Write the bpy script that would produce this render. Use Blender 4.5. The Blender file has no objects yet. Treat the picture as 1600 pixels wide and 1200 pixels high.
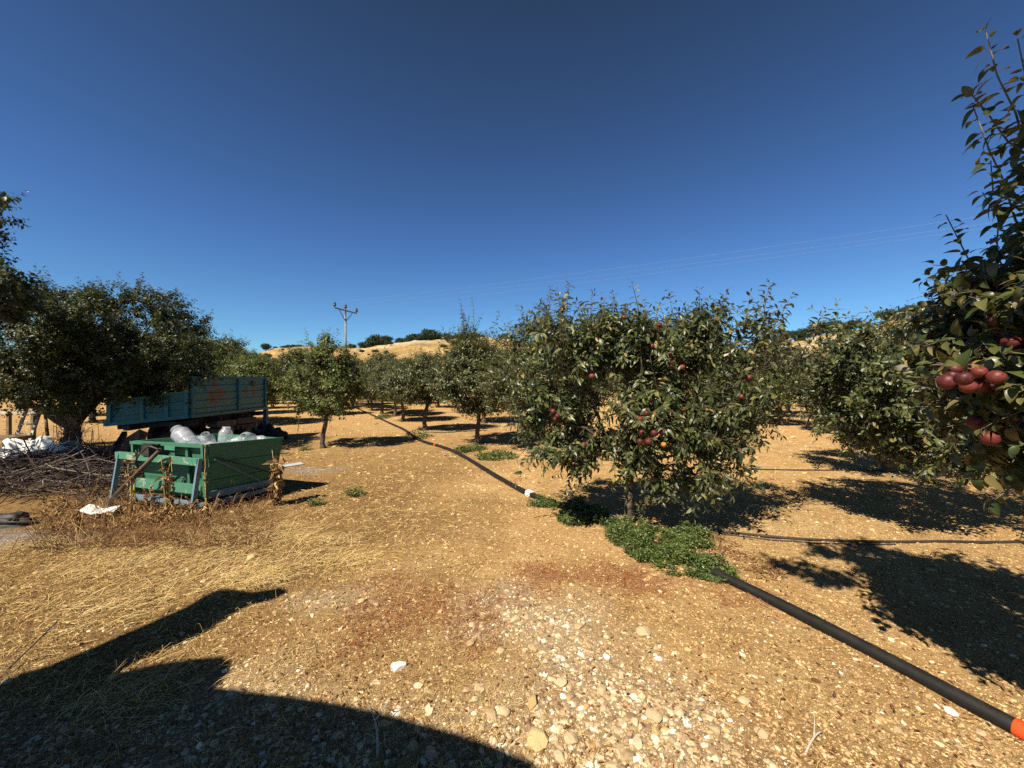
import bpy, math
import numpy as np
from mathutils import Vector

# ------------------------------------------------------------------ camera, sky, sun
scene = bpy.context.scene
CAMH = 1.65
cam_d = bpy.data.cameras.new("camera")
cam = bpy.data.objects.new("camera", cam_d)
scene.collection.objects.link(cam)
cam.location = (0, 0, CAMH)
cam.rotation_euler = (math.radians(90), 0, 0)
cam_d.sensor_width = 36.0
cam_d.lens = 36.0 * 600 / 1600
cam_d.clip_start = 0.05
cam_d.clip_end = 3000
scene.camera = cam

SUN_EL, SUN_AZ = 48.0, 36.0          # shadows run towards azimuth +36 deg (right of straight ahead)
SH = np.array([math.sin(math.radians(SUN_AZ)), math.cos(math.radians(SUN_AZ))])
SHL = 1 / math.tan(math.radians(SUN_EL))
world = bpy.data.worlds.new("World")
scene.world = world
world.use_nodes = True
wn = world.node_tree
wn.nodes.clear()
sky = wn.nodes.new("ShaderNodeTexSky")
sky.sky_type = 'NISHITA'
sky.sun_disc = False
sky.sun_elevation = math.radians(SUN_EL)
sky.sun_rotation = math.radians(180 + SUN_AZ)
sky.altitude = 1100
sky.air_density = 1.0
sky.dust_density = 0.15
sky.ozone_density = 2.2
# deepen the clear-air blue with elevation
tcw = wn.nodes.new("ShaderNodeTexCoord"); sep = wn.nodes.new("ShaderNodeSeparateXYZ"); wn.links.new(tcw.outputs["Generated"], sep.inputs[0])
rmp = wn.nodes.new("ShaderNodeValToRGB"); els = rmp.color_ramp.elements
for _ in range(4): els.new(.5)
for el, (p_, c_) in zip(els, [(0, (.50, .78, .88)), (.10, (.43, .70, .86)), (.31, (.37, .57, .82)), (.55, (.31, .43, .58)), (.72, (.27, .33, .38)), (1, (.05, .06, .08))]):
    el.position = p_; el.color = (*c_, 1)
wn.links.new(sep.outputs[2], rmp.inputs[0])
gam = wn.nodes.new("ShaderNodeMix"); gam.data_type = 'RGBA'; gam.blend_type = 'MULTIPLY'; gam.inputs[0].default_value = 1
bg = wn.nodes.new("ShaderNodeBackground")
bg.inputs[1].default_value = 0.080
wo = wn.nodes.new("ShaderNodeOutputWorld")
wn.links.new(sky.outputs[0], gam.inputs[6]); wn.links.new(rmp.outputs[0], gam.inputs[7])
wn.links.new(gam.outputs[2], bg.inputs[0])
wn.links.new(bg.outputs[0], wo.inputs[0])

sun_d = bpy.data.lights.new("sun", 'SUN')
sun_d.energy = 5.0
sun_d.angle = math.radians(0.5)
sun_d.color = (1.0, 0.92, 0.78)
sun = bpy.data.objects.new("sun", sun_d)
scene.collection.objects.link(sun)
sdir = Vector((SH[0] * math.cos(math.radians(SUN_EL)), SH[1] * math.cos(math.radians(SUN_EL)), -math.sin(math.radians(SUN_EL))))
sun.rotation_euler = sdir.to_track_quat('-Z', 'Y').to_euler()

scene.view_settings.view_transform = 'Standard'
scene.view_settings.look = 'None'
scene.view_settings.exposure = 0.85
scene.view_settings.gamma = 1.0
scene.render.engine = 'CYCLES'
scene.render.filter_size = 0.9
scene.cycles.use_denoising = False
scene.cycles.max_bounces = 5
scene.cycles.diffuse_bounces = 1
scene.cycles.glossy_bounces = 2
scene.cycles.transmission_bounces = 4
scene.cycles.transparent_max_bounces = 8
scene.cycles.caustics_reflective = False
scene.cycles.caustics_refractive = False

# ------------------------------------------------------------------ helpers
R = np.random.default_rng(7)


def W(px, py, d):
    """point seen at that pixel of the 1600x1200 photograph, d metres ahead"""
    return np.array([(px - 800) / 600 * d, d, CAMH - (py - 600) / 600 * d])


def G(px, py):
    d = CAMH * 600 / (py - 600)
    return np.array([(px - 800) / 600 * d, d])


_tab = np.random.default_rng(99).random((256, 256))


def vnoise(x, y, s, o=0):
    x = np.asarray(x, float) / s + 37.3 + o * 17.7
    y = np.asarray(y, float) / s + 91.1 + o * 5.3
    xi = np.floor(x).astype(int); yi = np.floor(y).astype(int)
    fx = x - xi; fy = y - yi
    fx = fx * fx * (3 - 2 * fx); fy = fy * fy * (3 - 2 * fy)
    t = lambda a, b: _tab[a % 256, b % 256]
    return (t(xi, yi) * (1 - fx) + t(xi + 1, yi) * fx) * (1 - fy) + (t(xi, yi + 1) * (1 - fx) + t(xi + 1, yi + 1) * fx) * fy


def gh(x, y):
    x = np.asarray(x, float); y = np.asarray(y, float)
    r = np.hypot(x, y)
    near = np.clip(1 - (r - 12) / 30, 0, 1)
    h = (vnoise(x, y, 2.3) - .5) * .07
    h = h + near * ((vnoise(x, y, .55, 1) - .5) * .028 + (vnoise(x, y, .17, 2) - .5) * .014)
    h = h + (vnoise(x, y, 14, 3) - .5) * .16 * np.clip((r - 8) / 20, 0, 1)
    return h


def norm(v):
    return v / np.maximum(np.linalg.norm(v, axis=-1, keepdims=True), 1e-9)


class MB:
    """collects vertices and faces and links them as one mesh object"""

    def __init__(s):
        s.v = []; s.f = {}; s.n = 0

    def add(s, verts, faces):
        verts = np.asarray(verts, float).reshape(-1, 3)
        for fs in faces:
            fs = np.asarray(fs, int)
            if fs.size:
                s.f.setdefault(fs.shape[1], []).append(fs + s.n)
        s.v.append(verts); s.n += len(verts)
        return s

    def mesh(s, name, mat, smooth=False):
        me = bpy.data.meshes.new(name)
        v = np.concatenate(s.v) if s.v else np.zeros((0, 3))
        me.vertices.add(len(v)); me.vertices.foreach_set("co", v.astype(np.float32).ravel())
        loops = []; starts = []; tot = 0
        for k in sorted(s.f):
            a = np.concatenate(s.f[k])
            loops.append(a.ravel()); starts.append(tot + np.arange(len(a)) * k); tot += a.size
        loops = np.concatenate(loops); starts = np.concatenate(starts)
        me.loops.add(len(loops)); me.loops.foreach_set("vertex_index", loops.astype(np.int32))
        me.polygons.add(len(starts)); me.polygons.foreach_set("loop_start", starts.astype(np.int32))
        me.update(calc_edges=True)
        me.validate()
        me.polygons.foreach_set("use_smooth", np.full(len(me.polygons), smooth))
        if mat:
            me.materials.append(mat)
        return me

    def build(s, name, mat, parent=None, smooth=False, off=None):
        """off: subtract this origin so the object sits at it"""
        if off is not None:
            s.v = [a - np.asarray(off, float) for a in s.v]
        o = bpy.data.objects.new(name, s.mesh(name, mat, smooth))
        scene.collection.objects.link(o)
        if parent is not None:
            o.parent = parent
        elif off is not None:
            o.location = tuple(off)
        return o

    # --- shapes
    def box(s, c, size, ax=None):
        ax = np.eye(3) if ax is None else np.array([norm(np.asarray(a, float)) for a in ax])
        q = np.array([[x, y, z] for x in (-.5, .5) for y in (-.5, .5) for z in (-.5, .5)]) * np.asarray(size, float)
        v = q @ ax + np.asarray(c, float)
        return s.add(v, [np.array([[0, 1, 3, 2], [4, 6, 7, 5], [0, 4, 5, 1], [2, 3, 7, 6], [0, 2, 6, 4], [1, 5, 7, 3]])])

    def bar(s, a, b, w, h, side=None):
        a = np.asarray(a, float); b = np.asarray(b, float)
        d = b - a; L = np.linalg.norm(d); d = d / L
        side = np.array([0, 0, 1.]) if side is None else np.asarray(side, float)
        u = np.cross(side, d)
        if np.linalg.norm(u) < 1e-3:
            u = np.cross([1., 0, 0], d)
        u = norm(u); w_ = np.cross(d, u)
        return s.box((a + b) / 2, (L, w, h), (d, u, w_))

    def tubes(s, P, rad, S=5, cap=True):
        """P (M,K,3) polylines, rad (M,K)"""
        P = np.asarray(P, float); M, K, _ = P.shape
        rad = np.broadcast_to(np.asarray(rad, float), (M, K))
        T = np.zeros_like(P); T[:, 1:-1] = P[:, 2:] - P[:, :-2]; T[:, 0] = P[:, 1] - P[:, 0]; T[:, -1] = P[:, -1] - P[:, -2]
        T = norm(T)
        ref = np.where(np.abs((norm(P[:, -1] - P[:, 0]))[:, 2:3]) > .8, np.array([[1., .13, 0]]), np.array([[0, .1, 1.]]))
        U = norm(np.cross(T, ref[:, None, :])); V = np.cross(T, U)
        an = np.arange(S) * 2 * math.pi / S
        ring = P[:, :, None, :] + rad[:, :, None, None] * (U[:, :, None, :] * np.cos(an)[None, None, :, None] + V[:, :, None, :] * np.sin(an)[None, None, :, None])
        idx = np.arange(M * K * S).reshape(M, K, S)
        a = idx[:, :-1, :]; b = np.roll(a, -1, 2); c = idx[:, 1:, :]; d = np.roll(c, -1, 2)
        q = np.stack([a, c, d, b], -1).reshape(-1, 4)
        fs = [q]
        if cap:
            fs.append(np.concatenate([idx[:, 0, :], idx[:, -1, ::-1]]))
        return s.add(ring.reshape(-1, 3), fs)

    def tube(s, pts, r, S=10):
        P = np.asarray(pts, float)[None]
        return s.tubes(P, np.asarray(r, float).reshape(1, -1) if np.ndim(r) else np.full((1, P.shape[1]), r), S)

    def lathe(s, prof, c, axis=(0, 0, 1), S=20):
        axis = norm(np.asarray(axis, float)); ref = np.array([1., 0, 0]) if abs(axis[0]) < .8 else np.array([0, 1., 0])
        u = norm(np.cross(axis, ref)); v = np.cross(axis, u)
        an = np.arange(S) * 2 * math.pi / S
        pr = np.asarray(prof, float)
        ring = np.asarray(c, float) + pr[:, 1][:, None, None] * axis + pr[:, 0][:, None, None] * (np.cos(an)[None, :, None] * u + np.sin(an)[None, :, None] * v)
        K = len(pr); idx = np.arange(K * S).reshape(K, S)
        a = idx[:-1]; b = np.roll(a, -1, 1); cc = idx[1:]; d = np.roll(cc, -1, 1)
        return s.add(ring.reshape(-1, 3), [np.stack([a, b, d, cc], -1).reshape(-1, 4)])


LEAF8 = (np.array([[0, 0], [.28, -.42], [.28, 0], [.28, .42], [.68, -.36], [.68, 0], [.68, .36], [1, 0]], float),
         [np.array([[0, 1, 2], [0, 2, 3], [4, 7, 5], [5, 7, 6]]), np.array([[1, 4, 5, 2], [2, 5, 6, 3]])])
_u = np.linspace(0, 1, 8)[1:-1]; _w = .5 * np.sin(np.pi * _u ** .8) ** .75
LEAFN = (np.array([[0, 0]] + [[a, b * w] for a, w in zip(_u, _w) for b in (-1, 0, 1)] + [[1, 0]]),
         [np.array([[0, 1, 2], [0, 2, 3], [16, 19, 17], [17, 19, 18]]), np.array([[1 + 3 * k + j, 4 + 3 * k + j, 5 + 3 * k + j, 2 + 3 * k + j] for k in range(5) for j in (0, 1)])])
LEAF4 = (np.array([[0, 0], [.5, -.45], [1, 0], [.5, .45]], float), [np.array([[0, 1, 2], [0, 2, 3]])])


def add_leaves(mb, pos, d, nrm, length, width, curl, fold, tpl=LEAF8):
    pos = np.asarray(pos, float); n = len(pos)
    if n == 0:
        return
    d = norm(d); s_ = norm(np.cross(nrm, d)); nn = np.cross(d, s_)
    uv, fs = tpl
    length = np.broadcast_to(length, n)[:, None, None]; width = np.broadcast_to(width, n)[:, None, None]
    curl = np.broadcast_to(curl, n)[:, None, None]; fold = np.broadcast_to(fold, n)[:, None, None]
    u = uv[None, :, 0, None]; v = uv[None, :, 1, None]
    w = -curl * u * u * length + fold * np.abs(v) * width
    uu = u * (1 - .35 * curl * u)
    V = pos[:, None, :] + d[:, None, :] * uu * length + s_[:, None, :] * v * width + nn[:, None, :] * w
    K = len(uv); base = (np.arange(n) * K)[:, None, None]
    mb.add(V.reshape(-1, 3), [(f[None] + base).reshape(-1, f.shape[1]) for f in fs])


def tag(o, label=None, cat=None, group=None, kind=None):
    if label: o["label"] = label
    if cat: o["category"] = cat
    if group: o["group"] = group
    if kind: o["kind"] = kind
    return o


def empty(name, loc, label=None, cat=None, group=None, rz=0):
    o = bpy.data.objects.new(name, None)
    scene.collection.objects.link(o)
    o.location = tuple(float(a) for a in loc); o.rotation_euler = (0, 0, rz)
    o.empty_display_size = .2
    return tag(o, label, cat, group)


# ------------------------------------------------------------------ materials
def mat(name, rough=.8, spec=.3):
    m = bpy.data.materials.new(name); m.use_nodes = True
    nt = m.node_tree; b = nt.nodes["Principled BSDF"]
    b.inputs["Roughness"].default_value = rough
    b.inputs["Specular IOR Level"].default_value = spec
    return m, nt, b


def nd(nt, t, **kw):
    n = nt.nodes.new(t)
    for k, v in kw.items():
        setattr(n, k, v)
    return n


def ramp(nt, fac, stops):
    r = nt.nodes.new("ShaderNodeValToRGB")
    e = r.color_ramp.elements
    while len(e) < len(stops): e.new(.5)
    for el, (p, c) in zip(e, stops):
        el.position = p; el.color = (*c, 1) if len(c) == 3 else c
    nt.links.new(fac, r.inputs[0])
    return r.outputs[0]


def noise(nt, scale, detail=4, rough=.6, vec=None, dist=0):
    n = nt.nodes.new("ShaderNodeTexNoise")
    n.inputs["Scale"].default_value = scale; n.inputs["Detail"].default_value = detail
    n.inputs["Roughness"].default_value = rough; n.inputs["Distortion"].default_value = dist
    if vec is not None: nt.links.new(vec, n.inputs["Vector"])
    return n.outputs["Fac"]


def mixc(nt, fac, a, b, mode='MIX'):
    m = nt.nodes.new("ShaderNodeMix"); m.data_type = 'RGBA'; m.blend_type = mode
    for sock, v in ((m.inputs[0], fac), (m.inputs[6], a), (m.inputs[7], b)):
        if isinstance(v, (int, float)): sock.default_value = v
        elif isinstance(v, tuple): sock.default_value = (*v, 1) if len(v) == 3 else v
        else: nt.links.new(v, sock)
    return m.outputs[2]


def math_(nt, op, a, b=None, clamp=False):
    m = nt.nodes.new("ShaderNodeMath"); m.operation = op; m.use_clamp = clamp
    for sock, v in zip(m.inputs, (a, b)):
        if v is None: continue
        if isinstance(v, (int, float)): sock.default_value = v
        else: nt.links.new(v, sock)
    return m.outputs[0]


def bump(nt, b, h, strength=.5, dist=.01):
    n = nt.nodes.new("ShaderNodeBump"); n.inputs["Strength"].default_value = strength; n.inputs["Distance"].default_value = dist
    nt.links.new(h, n.inputs["Height"]); nt.links.new(n.outputs[0], b.inputs["Normal"])


def objvec(nt):
    return nt.nodes.new("ShaderNodeTexCoord").outputs["Object"]


def simple(name, c1, c2, scale=8, rough=.8, spec=.3, bmp=0, dist=.01):
    m, nt, b = mat(name, rough, spec)
    v = objvec(nt)
    f = noise(nt, scale, 6, .65, v)
    nt.links.new(ramp(nt, f, [(.3, c1), (.7, c2)]), b.inputs["Base Color"])
    if bmp: bump(nt, b, noise(nt, scale * 3, 5, .7, v), bmp, dist)
    return m


def island(name, stops, rough=.6, spec=.3, back=None, trans=0):
    """colour picked at random for each leaf, straw or stone"""
    m, nt, b = mat(name, rough, spec)
    g = nt.nodes.new("ShaderNodeNewGeometry")
    c = ramp(nt, g.outputs["Random Per Island"], stops)
    if back is not None:
        c = mixc(nt, math_(nt, 'MULTIPLY', g.outputs["Backfacing"], .8), c, back)
    nt.links.new(c, b.inputs["Base Color"])
    if trans:
        t = nt.nodes.new("ShaderNodeBsdfTranslucent"); nt.links.new(mixc(nt, .5, c, (.30, .36, .05)), t.inputs[0])
        ms = nt.nodes.new("ShaderNodeMixShader"); ms.inputs[0].default_value = trans
        nt.links.new(b.outputs[0], ms.inputs[1]); nt.links.new(t.outputs[0], ms.inputs[2])
        nt.links.new(ms.outputs[0], nt.nodes["Material Output"].inputs[0])
    return m


M = {}
M['apple_leaf'] = island('apple_leaf', [(0, (.016, .026, .008)), (.4, (.045, .058, .017)), (.8, (.10, .112, .036)), (.96, (.19, .18, .06)), (1, (.28, .17, .05))], .40, .42, (.19, .19, .12), .14)
M['light_leaf'] = island('light_leaf', [(0, (.045, .068, .015)), (.6, (.085, .11, .026)), (.9, (.15, .165, .045)), (1, (.26, .21, .05))], .45, .3, (.16, .17, .08), .22)
M['walnut_leaf'] = island('walnut_leaf', [(0, (.014, .022, .006)), (.6, (.034, .042, .010)), (.92, (.07, .07, .014)), (1, (.13, .08, .018))], .45, .35, (.06, .075, .035), .14)
M['near_leaf'] = island('near_leaf', [(0, (.028, .042, .012)), (.5, (.065, .075, .020)), (.88, (.12, .115, .035)), (1, (.22, .15, .05))], .38, .4, (.22, .19, .11), .14)
M['hill_leaf'] = island('hill_leaf', [(0, (.02, .035, .02)), (1, (.05, .07, .03))], .7, .2)
M['weed_leaf'] = island('weed_leaf', [(0, (.03, .055, .012)), (.5, (.065, .105, .022)), (.85, (.13, .16, .04)), (1, (.30, .26, .09))], .45, .4, None, .15)
M['field_leaf'] = island('field_leaf', [(0, (.14, .16, .03)), (1, (.36, .32, .06))], .7, .2, None, .2)
M['straw'] = island('straw', [(0, (.10, .05, .018)), (.3, (.28, .15, .05)), (.65, (.55, .36, .11)), (1, (.85, .66, .28))], .6, .3)
M['gold_straw'] = island('gold_straw', [(0, (.34, .20, .07)), (.6, (.56, .38, .14)), (1, (.74, .58, .28))], .55, .3)
M['dry_leaf'] = island('dry_leaf', [(0, (.09, .04, .02)), (.5, (.22, .105, .04)), (.85, (.36, .20, .08)), (1, (.55, .38, .18))], .7, .25, None, .1)
M['red_weed'] = island('red_weed', [(0, (.16, .045, .02)), (.6, (.30, .11, .045)), (1, (.48, .26, .10))], .7, .2)
M['clod'] = island('clod', [(0, (.12, .065, .03)), (.12, (.36, .21, .09)), (.5, (.50, .33, .15)), (.93, (.56, .39, .19)), (1, (.66, .52, .33))], .9, .1)
M['twig'] = island('twig', [(0, (.022, .015, .012)), (.6, (.065, .046, .038)), (.9, (.15, .115, .095)), (1, (.32, .26, .2))], .75, .2)
M['bark'] = simple('bark', (.045, .030, .022), (.15, .115, .085), 18, .9, .15, .8, .012)
M['pale_bark'] = simple('pale_bark', (.10, .075, .055), (.24, .19, .145), 22, .9, .15, .7, .01)


def apple_mat(name, c1, c2):
    m, nt, b = mat(name, .5, .3)
    oi = nt.nodes.new("ShaderNodeObjectInfo")
    f = math_(nt, 'ADD', noise(nt, 30, 5, .7, objvec(nt), .6), math_(nt, 'MULTIPLY', math_(nt, 'SUBTRACT', oi.outputs["Random"], .5), .35))
    nt.links.new(ramp(nt, f, [(.35, c1), (.68, c2)]), b.inputs["Base Color"])
    return m


M['apple'] = apple_mat('apple_skin', (.05, .009, .011), (.17, .035, .024))
M['apple_y'] = apple_mat('apple_skin_yellow', (.30, .07, .02), (.40, .20, .04))


def stone_mat(name, c1, c2):
    m, nt, b = mat(name, .92, .15)
    v = objvec(nt); oi = nt.nodes.new("ShaderNodeObjectInfo")
    f = noise(nt, 22, 6, .7, v)
    f2 = math_(nt, 'ADD', math_(nt, 'MULTIPLY', f, .7), math_(nt, 'MULTIPLY', oi.outputs["Random"], .3))
    nt.links.new(ramp(nt, f2, [(.3, c1), (.7, c2)]), b.inputs["Base Color"])
    bump(nt, b, noise(nt, 60, 5, .7, v), .6, .006)
    return m


M['stone'] = stone_mat('limestone', (.36, .24, .12), (.66, .52, .33))
M['stone_w'] = stone_mat('white_stone', (.62, .60, .54), (.80, .78, .72))
M['stone_y'] = stone_mat('ochre_stone', (.42, .28, .12), (.60, .44, .22))
M['gravel'] = island('gravel', [(0, (.20, .13, .07)), (.4, (.42, .29, .16)), (.85, (.62, .49, .32)), (1, (.78, .70, .55))], .9, .15)


def paint_mat(name, base, dark, rust, rust_amt=.62, rough=.55, scale=3):
    m, nt, b = mat(name, rough, .35)
    v = objvec(nt)
    c = mixc(nt, noise(nt, scale, 6, .7, v), base, dark)
    f = noise(nt, scale * 2.2, 8, .75, v, .4)
    k = ramp(nt, f, [(rust_amt, (0, 0, 0)), (rust_amt + .05, (1, 1, 1))])
    c = mixc(nt, k, c, rust)
    mp = nd(nt, "ShaderNodeMapping"); mp.inputs["Scale"].default_value = (1, 1, .12); nt.links.new(v, mp.inputs[0])
    st = ramp(nt, noise(nt, 26, 4, .6, mp.outputs[0]), [(.55, (0, 0, 0)), (.8, (.5, .5, .5))])
    c = mixc(nt, st, c, tuple(a * .55 for a in dark))
    nt.links.new(c, b.inputs["Base Color"])
    bump(nt, b, noise(nt, 40, 5, .7, v), .25, .004)
    return m


M['green'] = paint_mat('green_paint', (.050, .175, .10), (.036, .125, .07), (.13, .13, .09), .61)
M['green_worn'] = paint_mat('worn_green_paint', (.075, .225, .14), (.05, .155, .10), (.30, .30, .22), .56)
M['steel_blue'] = paint_mat('faded_blue_steel', (.16, .24, .28), (.10, .16, .19), (.13, .09, .06), .60)
M['turq'] = paint_mat('turquoise_paint', (.06, .21, .21), (.04, .15, .155), (.17, .08, .04), .60, .5, 1.6)
M['turq_dark'] = paint_mat('turquoise_frame_paint', (.05, .19, .20), (.035, .14, .15), (.13, .07, .04), .63, .5, 2)
M['dark_steel'] = simple('dark_steel', (.018, .017, .016), (.05, .042, .035), 12, .6, .3)
M['rust'] = simple('rusty_pipe', (.035, .022, .018), (.13, .075, .05), 20, .65, .3, .4, .003)
M['rubber'] = simple('tyre_rubber', (.012, .012, .012), (.03, .028, .026), 10, .8, .3)
M['pipe'] = simple('black_plastic_pipe', (.008, .008, .009), (.028, .026, .022), 5, .55, .25)
M['hose'] = simple('black_hose', (.02, .016, .013), (.05, .04, .03), 9, .5, .4)
M['orange'] = simple('orange_plastic', (.75, .07, .015), (.85, .10, .02), 5, .45, .4)
M['wood'] = simple('weathered_wood', (.10, .065, .04), (.24, .17, .11), 9, .85, .2, .4, .004)
M['pale_wood'] = simple('pale_wood', (.34, .29, .22), (.52, .46, .37), 12, .8, .2, .3, .003)
M['rustboard'] = simple('rusty_board', (.10, .05, .03), (.24, .13, .07), 7, .85, .2, .6, .01)
M['white'] = simple('white_sheet', (.62, .60, .55), (.80, .79, .76), 6, .6, .3, .5, .01)
M['blackfilm'] = simple('black_film', (.012, .012, .014), (.03, .03, .032), 8, .3, .5, .8, .02)
M['concrete'] = simple('pole_concrete', (.17, .15, .13), (.27, .25, .22), 3, .85, .2)
M['white_pole'] = simple('white_pole', (.65, .64, .60), (.78, .77, .74), 3, .6, .2)
M['porcelain'] = simple('insulator', (.02, .012, .012), (.05, .03, .03), 3, .3, .5)
M['wire'] = simple('wire', (.20, .22, .25), (.26, .28, .31), 3, .5, .3)
M['caster_cloth'] = simple('caster_cloth', (.10, .09, .08), (.16, .15, .13), 3, .9, .1)  # only for the unseen sheet added to cast a shadow
M['wall'] = simple('house_plaster', (.55, .48, .40), (.65, .58, .50), 2, .9, .1)
M['tiles'] = simple('roof_tiles', (.36, .13, .09), (.48, .20, .14), 2, .85, .1)
M['ash'] = simple('pale_plastic', (.30, .31, .33), (.5, .5, .5), 5, .6, .3, .5, .01)


m_, nt_, b_ = mat('dusty_black_pipe', .55, .3)
_v = objvec(nt_); _g = nt_.nodes.new("ShaderNodeNewGeometry"); _sp = nt_.nodes.new("ShaderNodeSeparateXYZ"); nt_.links.new(_g.outputs["Normal"], _sp.inputs[0])
_k = math_(nt_, 'MULTIPLY', ramp(nt_, noise(nt_, 9, 8, .75, _v), [(.45, (0, 0, 0)), (.75, (1, 1, 1))]), math_(nt_, 'MAXIMUM', _sp.outputs[2], .15))
_c = mixc(nt_, noise(nt_, 30, 6, .7, _v), (.005, .005, .005), (.016, .015, .013))
nt_.links.new(mixc(nt_, math_(nt_, 'MULTIPLY', _k, .18), _c, (.15, .11, .07)), b_.inputs["Base Color"])
M['pipe'] = m_


def plastic_mat():
    m, nt, b = mat('clear_plastic', .22, .6)
    b.inputs["Base Color"].default_value = (.62, .64, .67, 1)
    t = nt.nodes.new("ShaderNodeBsdfTransparent"); t.inputs[0].default_value = (.93, .95, .96, 1)
    f = ramp(nt, noise(nt, 9, 3, .6, objvec(nt)), [(.3, (.16, .16, .16)), (.7, (.34, .34, .34))])
    ms = nt.nodes.new("ShaderNodeMixShader")
    nt.links.new(f, ms.inputs[0]); nt.links.new(t.outputs[0], ms.inputs[1]); nt.links.new(b.outputs[0], ms.inputs[2])
    nt.links.new(ms.outputs[0], nt.nodes["Material Output"].inputs[0])
    return m


M['plastic'] = plastic_mat()


# ------------------------------------------------------------------ ground
def blob(x, y, c, rx, ry, ang=0, n=.5, sc=.4):
    ca, sa = math.cos(ang), math.sin(ang)
    dx = x - c[0]; dy = y - c[1]
    u = (dx * ca + dy * sa) / rx; v = (-dx * sa + dy * ca) / ry
    d = np.sqrt(u * u + v * v) + (vnoise(x, y, sc, 6) - .5) * n * 2 + (vnoise(x, y, sc * .3, 7) - .5) * n
    return np.clip(1.25 - d, 0, 1) ** 1.0


def m_red(x, y):
    a = blob(x, y, G(960, 905), 1.0, .28, -.25, .6)
    b = blob(x, y, G(630, 965), .55, .32, .2, 1.0) * .55
    c = blob(x, y, G(700, 925), 1.2, .25, .0, 1.0) * .4
    return np.clip(np.maximum(np.maximum(a, b), c), 0, 1)


def m_gravel(x, y):
    pts = [G(780, 955), G(850, 985), G(900, 1040), G(960, 1110), G(1040, 1180)]
    d = np.min([np.hypot(x - p[0], (y - p[1])) for p in pts], axis=0)
    a = np.clip(1.3 - d / .42 + (vnoise(x, y, .3, 8) - .5) * .9, 0, 1)
    b = blob(x, y, G(515, 940), .35, .22, 0, .5)
    c = np.clip((2.35 - y) / .5 + (vnoise(x, y, .5, 9) - .5), 0, 1) * np.clip((.8 - x) / .5, 0, 1) * .8
    return np.clip(np.maximum(np.maximum(a, b), c), 0, 1)


def m_straw(x, y):
    # dry grass on the left, thinning to bare sand on the right
    e = -1.15 + .12 * (y - 3)
    a = np.clip((e - x) / 1.5 + .55 + (vnoise(x, y, .9, 10) - .5) * 1.0, 0, 1)
    a = a * np.clip(1.5 - y / 12, 0.25, 1)
    b = np.clip((2.0 - y) / .6 + (vnoise(x, y, .5, 12) - .5), 0, 1) * .5 * np.clip(2.0 - x, 0, 1)
    return np.clip(np.maximum(a, b), 0, 1)


def build_ground():
    u = np.linspace(-1, 1, 561); xs = 500 * np.sinh(u * 7.2) / math.sinh(7.2)
    t = np.linspace(0, 1, 601); ys = -20 + 21.3 * np.clip(t / .05, 0, 1) ** .6 + (700) * (np.exp(np.clip((t - .05) / .95, 0, 1) * 6.0) - 1) / (math.exp(6.0) - 1)
    xs = xs + 0.0
    X, Y = np.meshgrid(xs, ys)
    Z = gh(X, Y)
    # old pipe furrow and low rise in the brush corner
    Z = Z + .10 * np.exp(-(((X + 6.6) / 1.8) ** 2 + ((Y - 6.2) / 1.3) ** 2))
    idx = np.arange(X.size).reshape(X.shape)
    q = np.stack([idx[:-1, :-1], idx[:-1, 1:], idx[1:, 1:], idx[1:, :-1]], -1).reshape(-1, 4)
    mb = MB().add(np.stack([X, Y, Z], -1).reshape(-1, 3), [q])
    m, nt, b = mat('ground_soil', .95, .08)
    v = objvec(nt)
    big = noise(nt, .35, 5, .6, v)
    mid = noise(nt, 2.2, 8, .68, v, .3)
    fine = noise(nt, 22, 8, .75, v)
    grit = noise(nt, 95, 5, .8, v)
    c = ramp(nt, mid, [(.28, (.34, .195, .075)), (.5, (.51, .325, .14)), (.72, (.63, .45, .22))])
    c = mixc(nt, ramp(nt, big, [(.35, (0, 0, 0)), (.65, (.6, .6, .6))]), c, (.55, .315, .12))
    att = lambda nme: nd(nt, "ShaderNodeAttribute", attribute_name=nme).outputs["Fac"]
    c = mixc(nt, math_(nt, 'MULTIPLY', att('straw'), .85), c, mixc(nt, fine, (.10, .055, .022), (.40, .24, .095)))
    c = mixc(nt, math_(nt, 'MULTIPLY', att('red'), .5), c, mixc(nt, fine, (.20, .065, .035), (.44, .20, .10)))
    c = mixc(nt, math_(nt, 'MULTIPLY', att('gravel'), .5), c, mixc(nt, grit, (.30, .23, .14), (.68, .60, .46)))
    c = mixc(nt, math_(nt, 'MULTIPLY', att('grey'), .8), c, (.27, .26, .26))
    c = mixc(nt, 1.0, c, ramp(nt, fine, [(.3, (.50, .46, .42)), (.5, (1, 1, 1)), (.8, (1.15, 1.15, 1.12))]), 'MULTIPLY')
    c = mixc(nt, 1.0, c, ramp(nt, grit, [(.3, (.62, .60, .58)), (.45, (1, 1, 1)), (.75, (1.1, 1.1, 1.1))]), 'MULTIPLY')
    nt.links.new(c, b.inputs["Base Color"])
    h = math_(nt, 'ADD', math_(nt, 'MULTIPLY', fine, .7), math_(nt, 'MULTIPLY', grit, .3))
    bump(nt, b, h, 1.0, .055)
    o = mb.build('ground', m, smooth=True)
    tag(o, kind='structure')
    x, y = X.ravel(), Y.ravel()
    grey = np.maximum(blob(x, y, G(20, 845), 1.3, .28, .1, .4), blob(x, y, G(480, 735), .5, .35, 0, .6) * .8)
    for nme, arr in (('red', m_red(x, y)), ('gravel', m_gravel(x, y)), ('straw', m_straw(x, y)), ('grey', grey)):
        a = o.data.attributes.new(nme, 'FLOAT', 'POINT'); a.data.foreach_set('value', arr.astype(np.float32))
    return o


build_ground()

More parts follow.
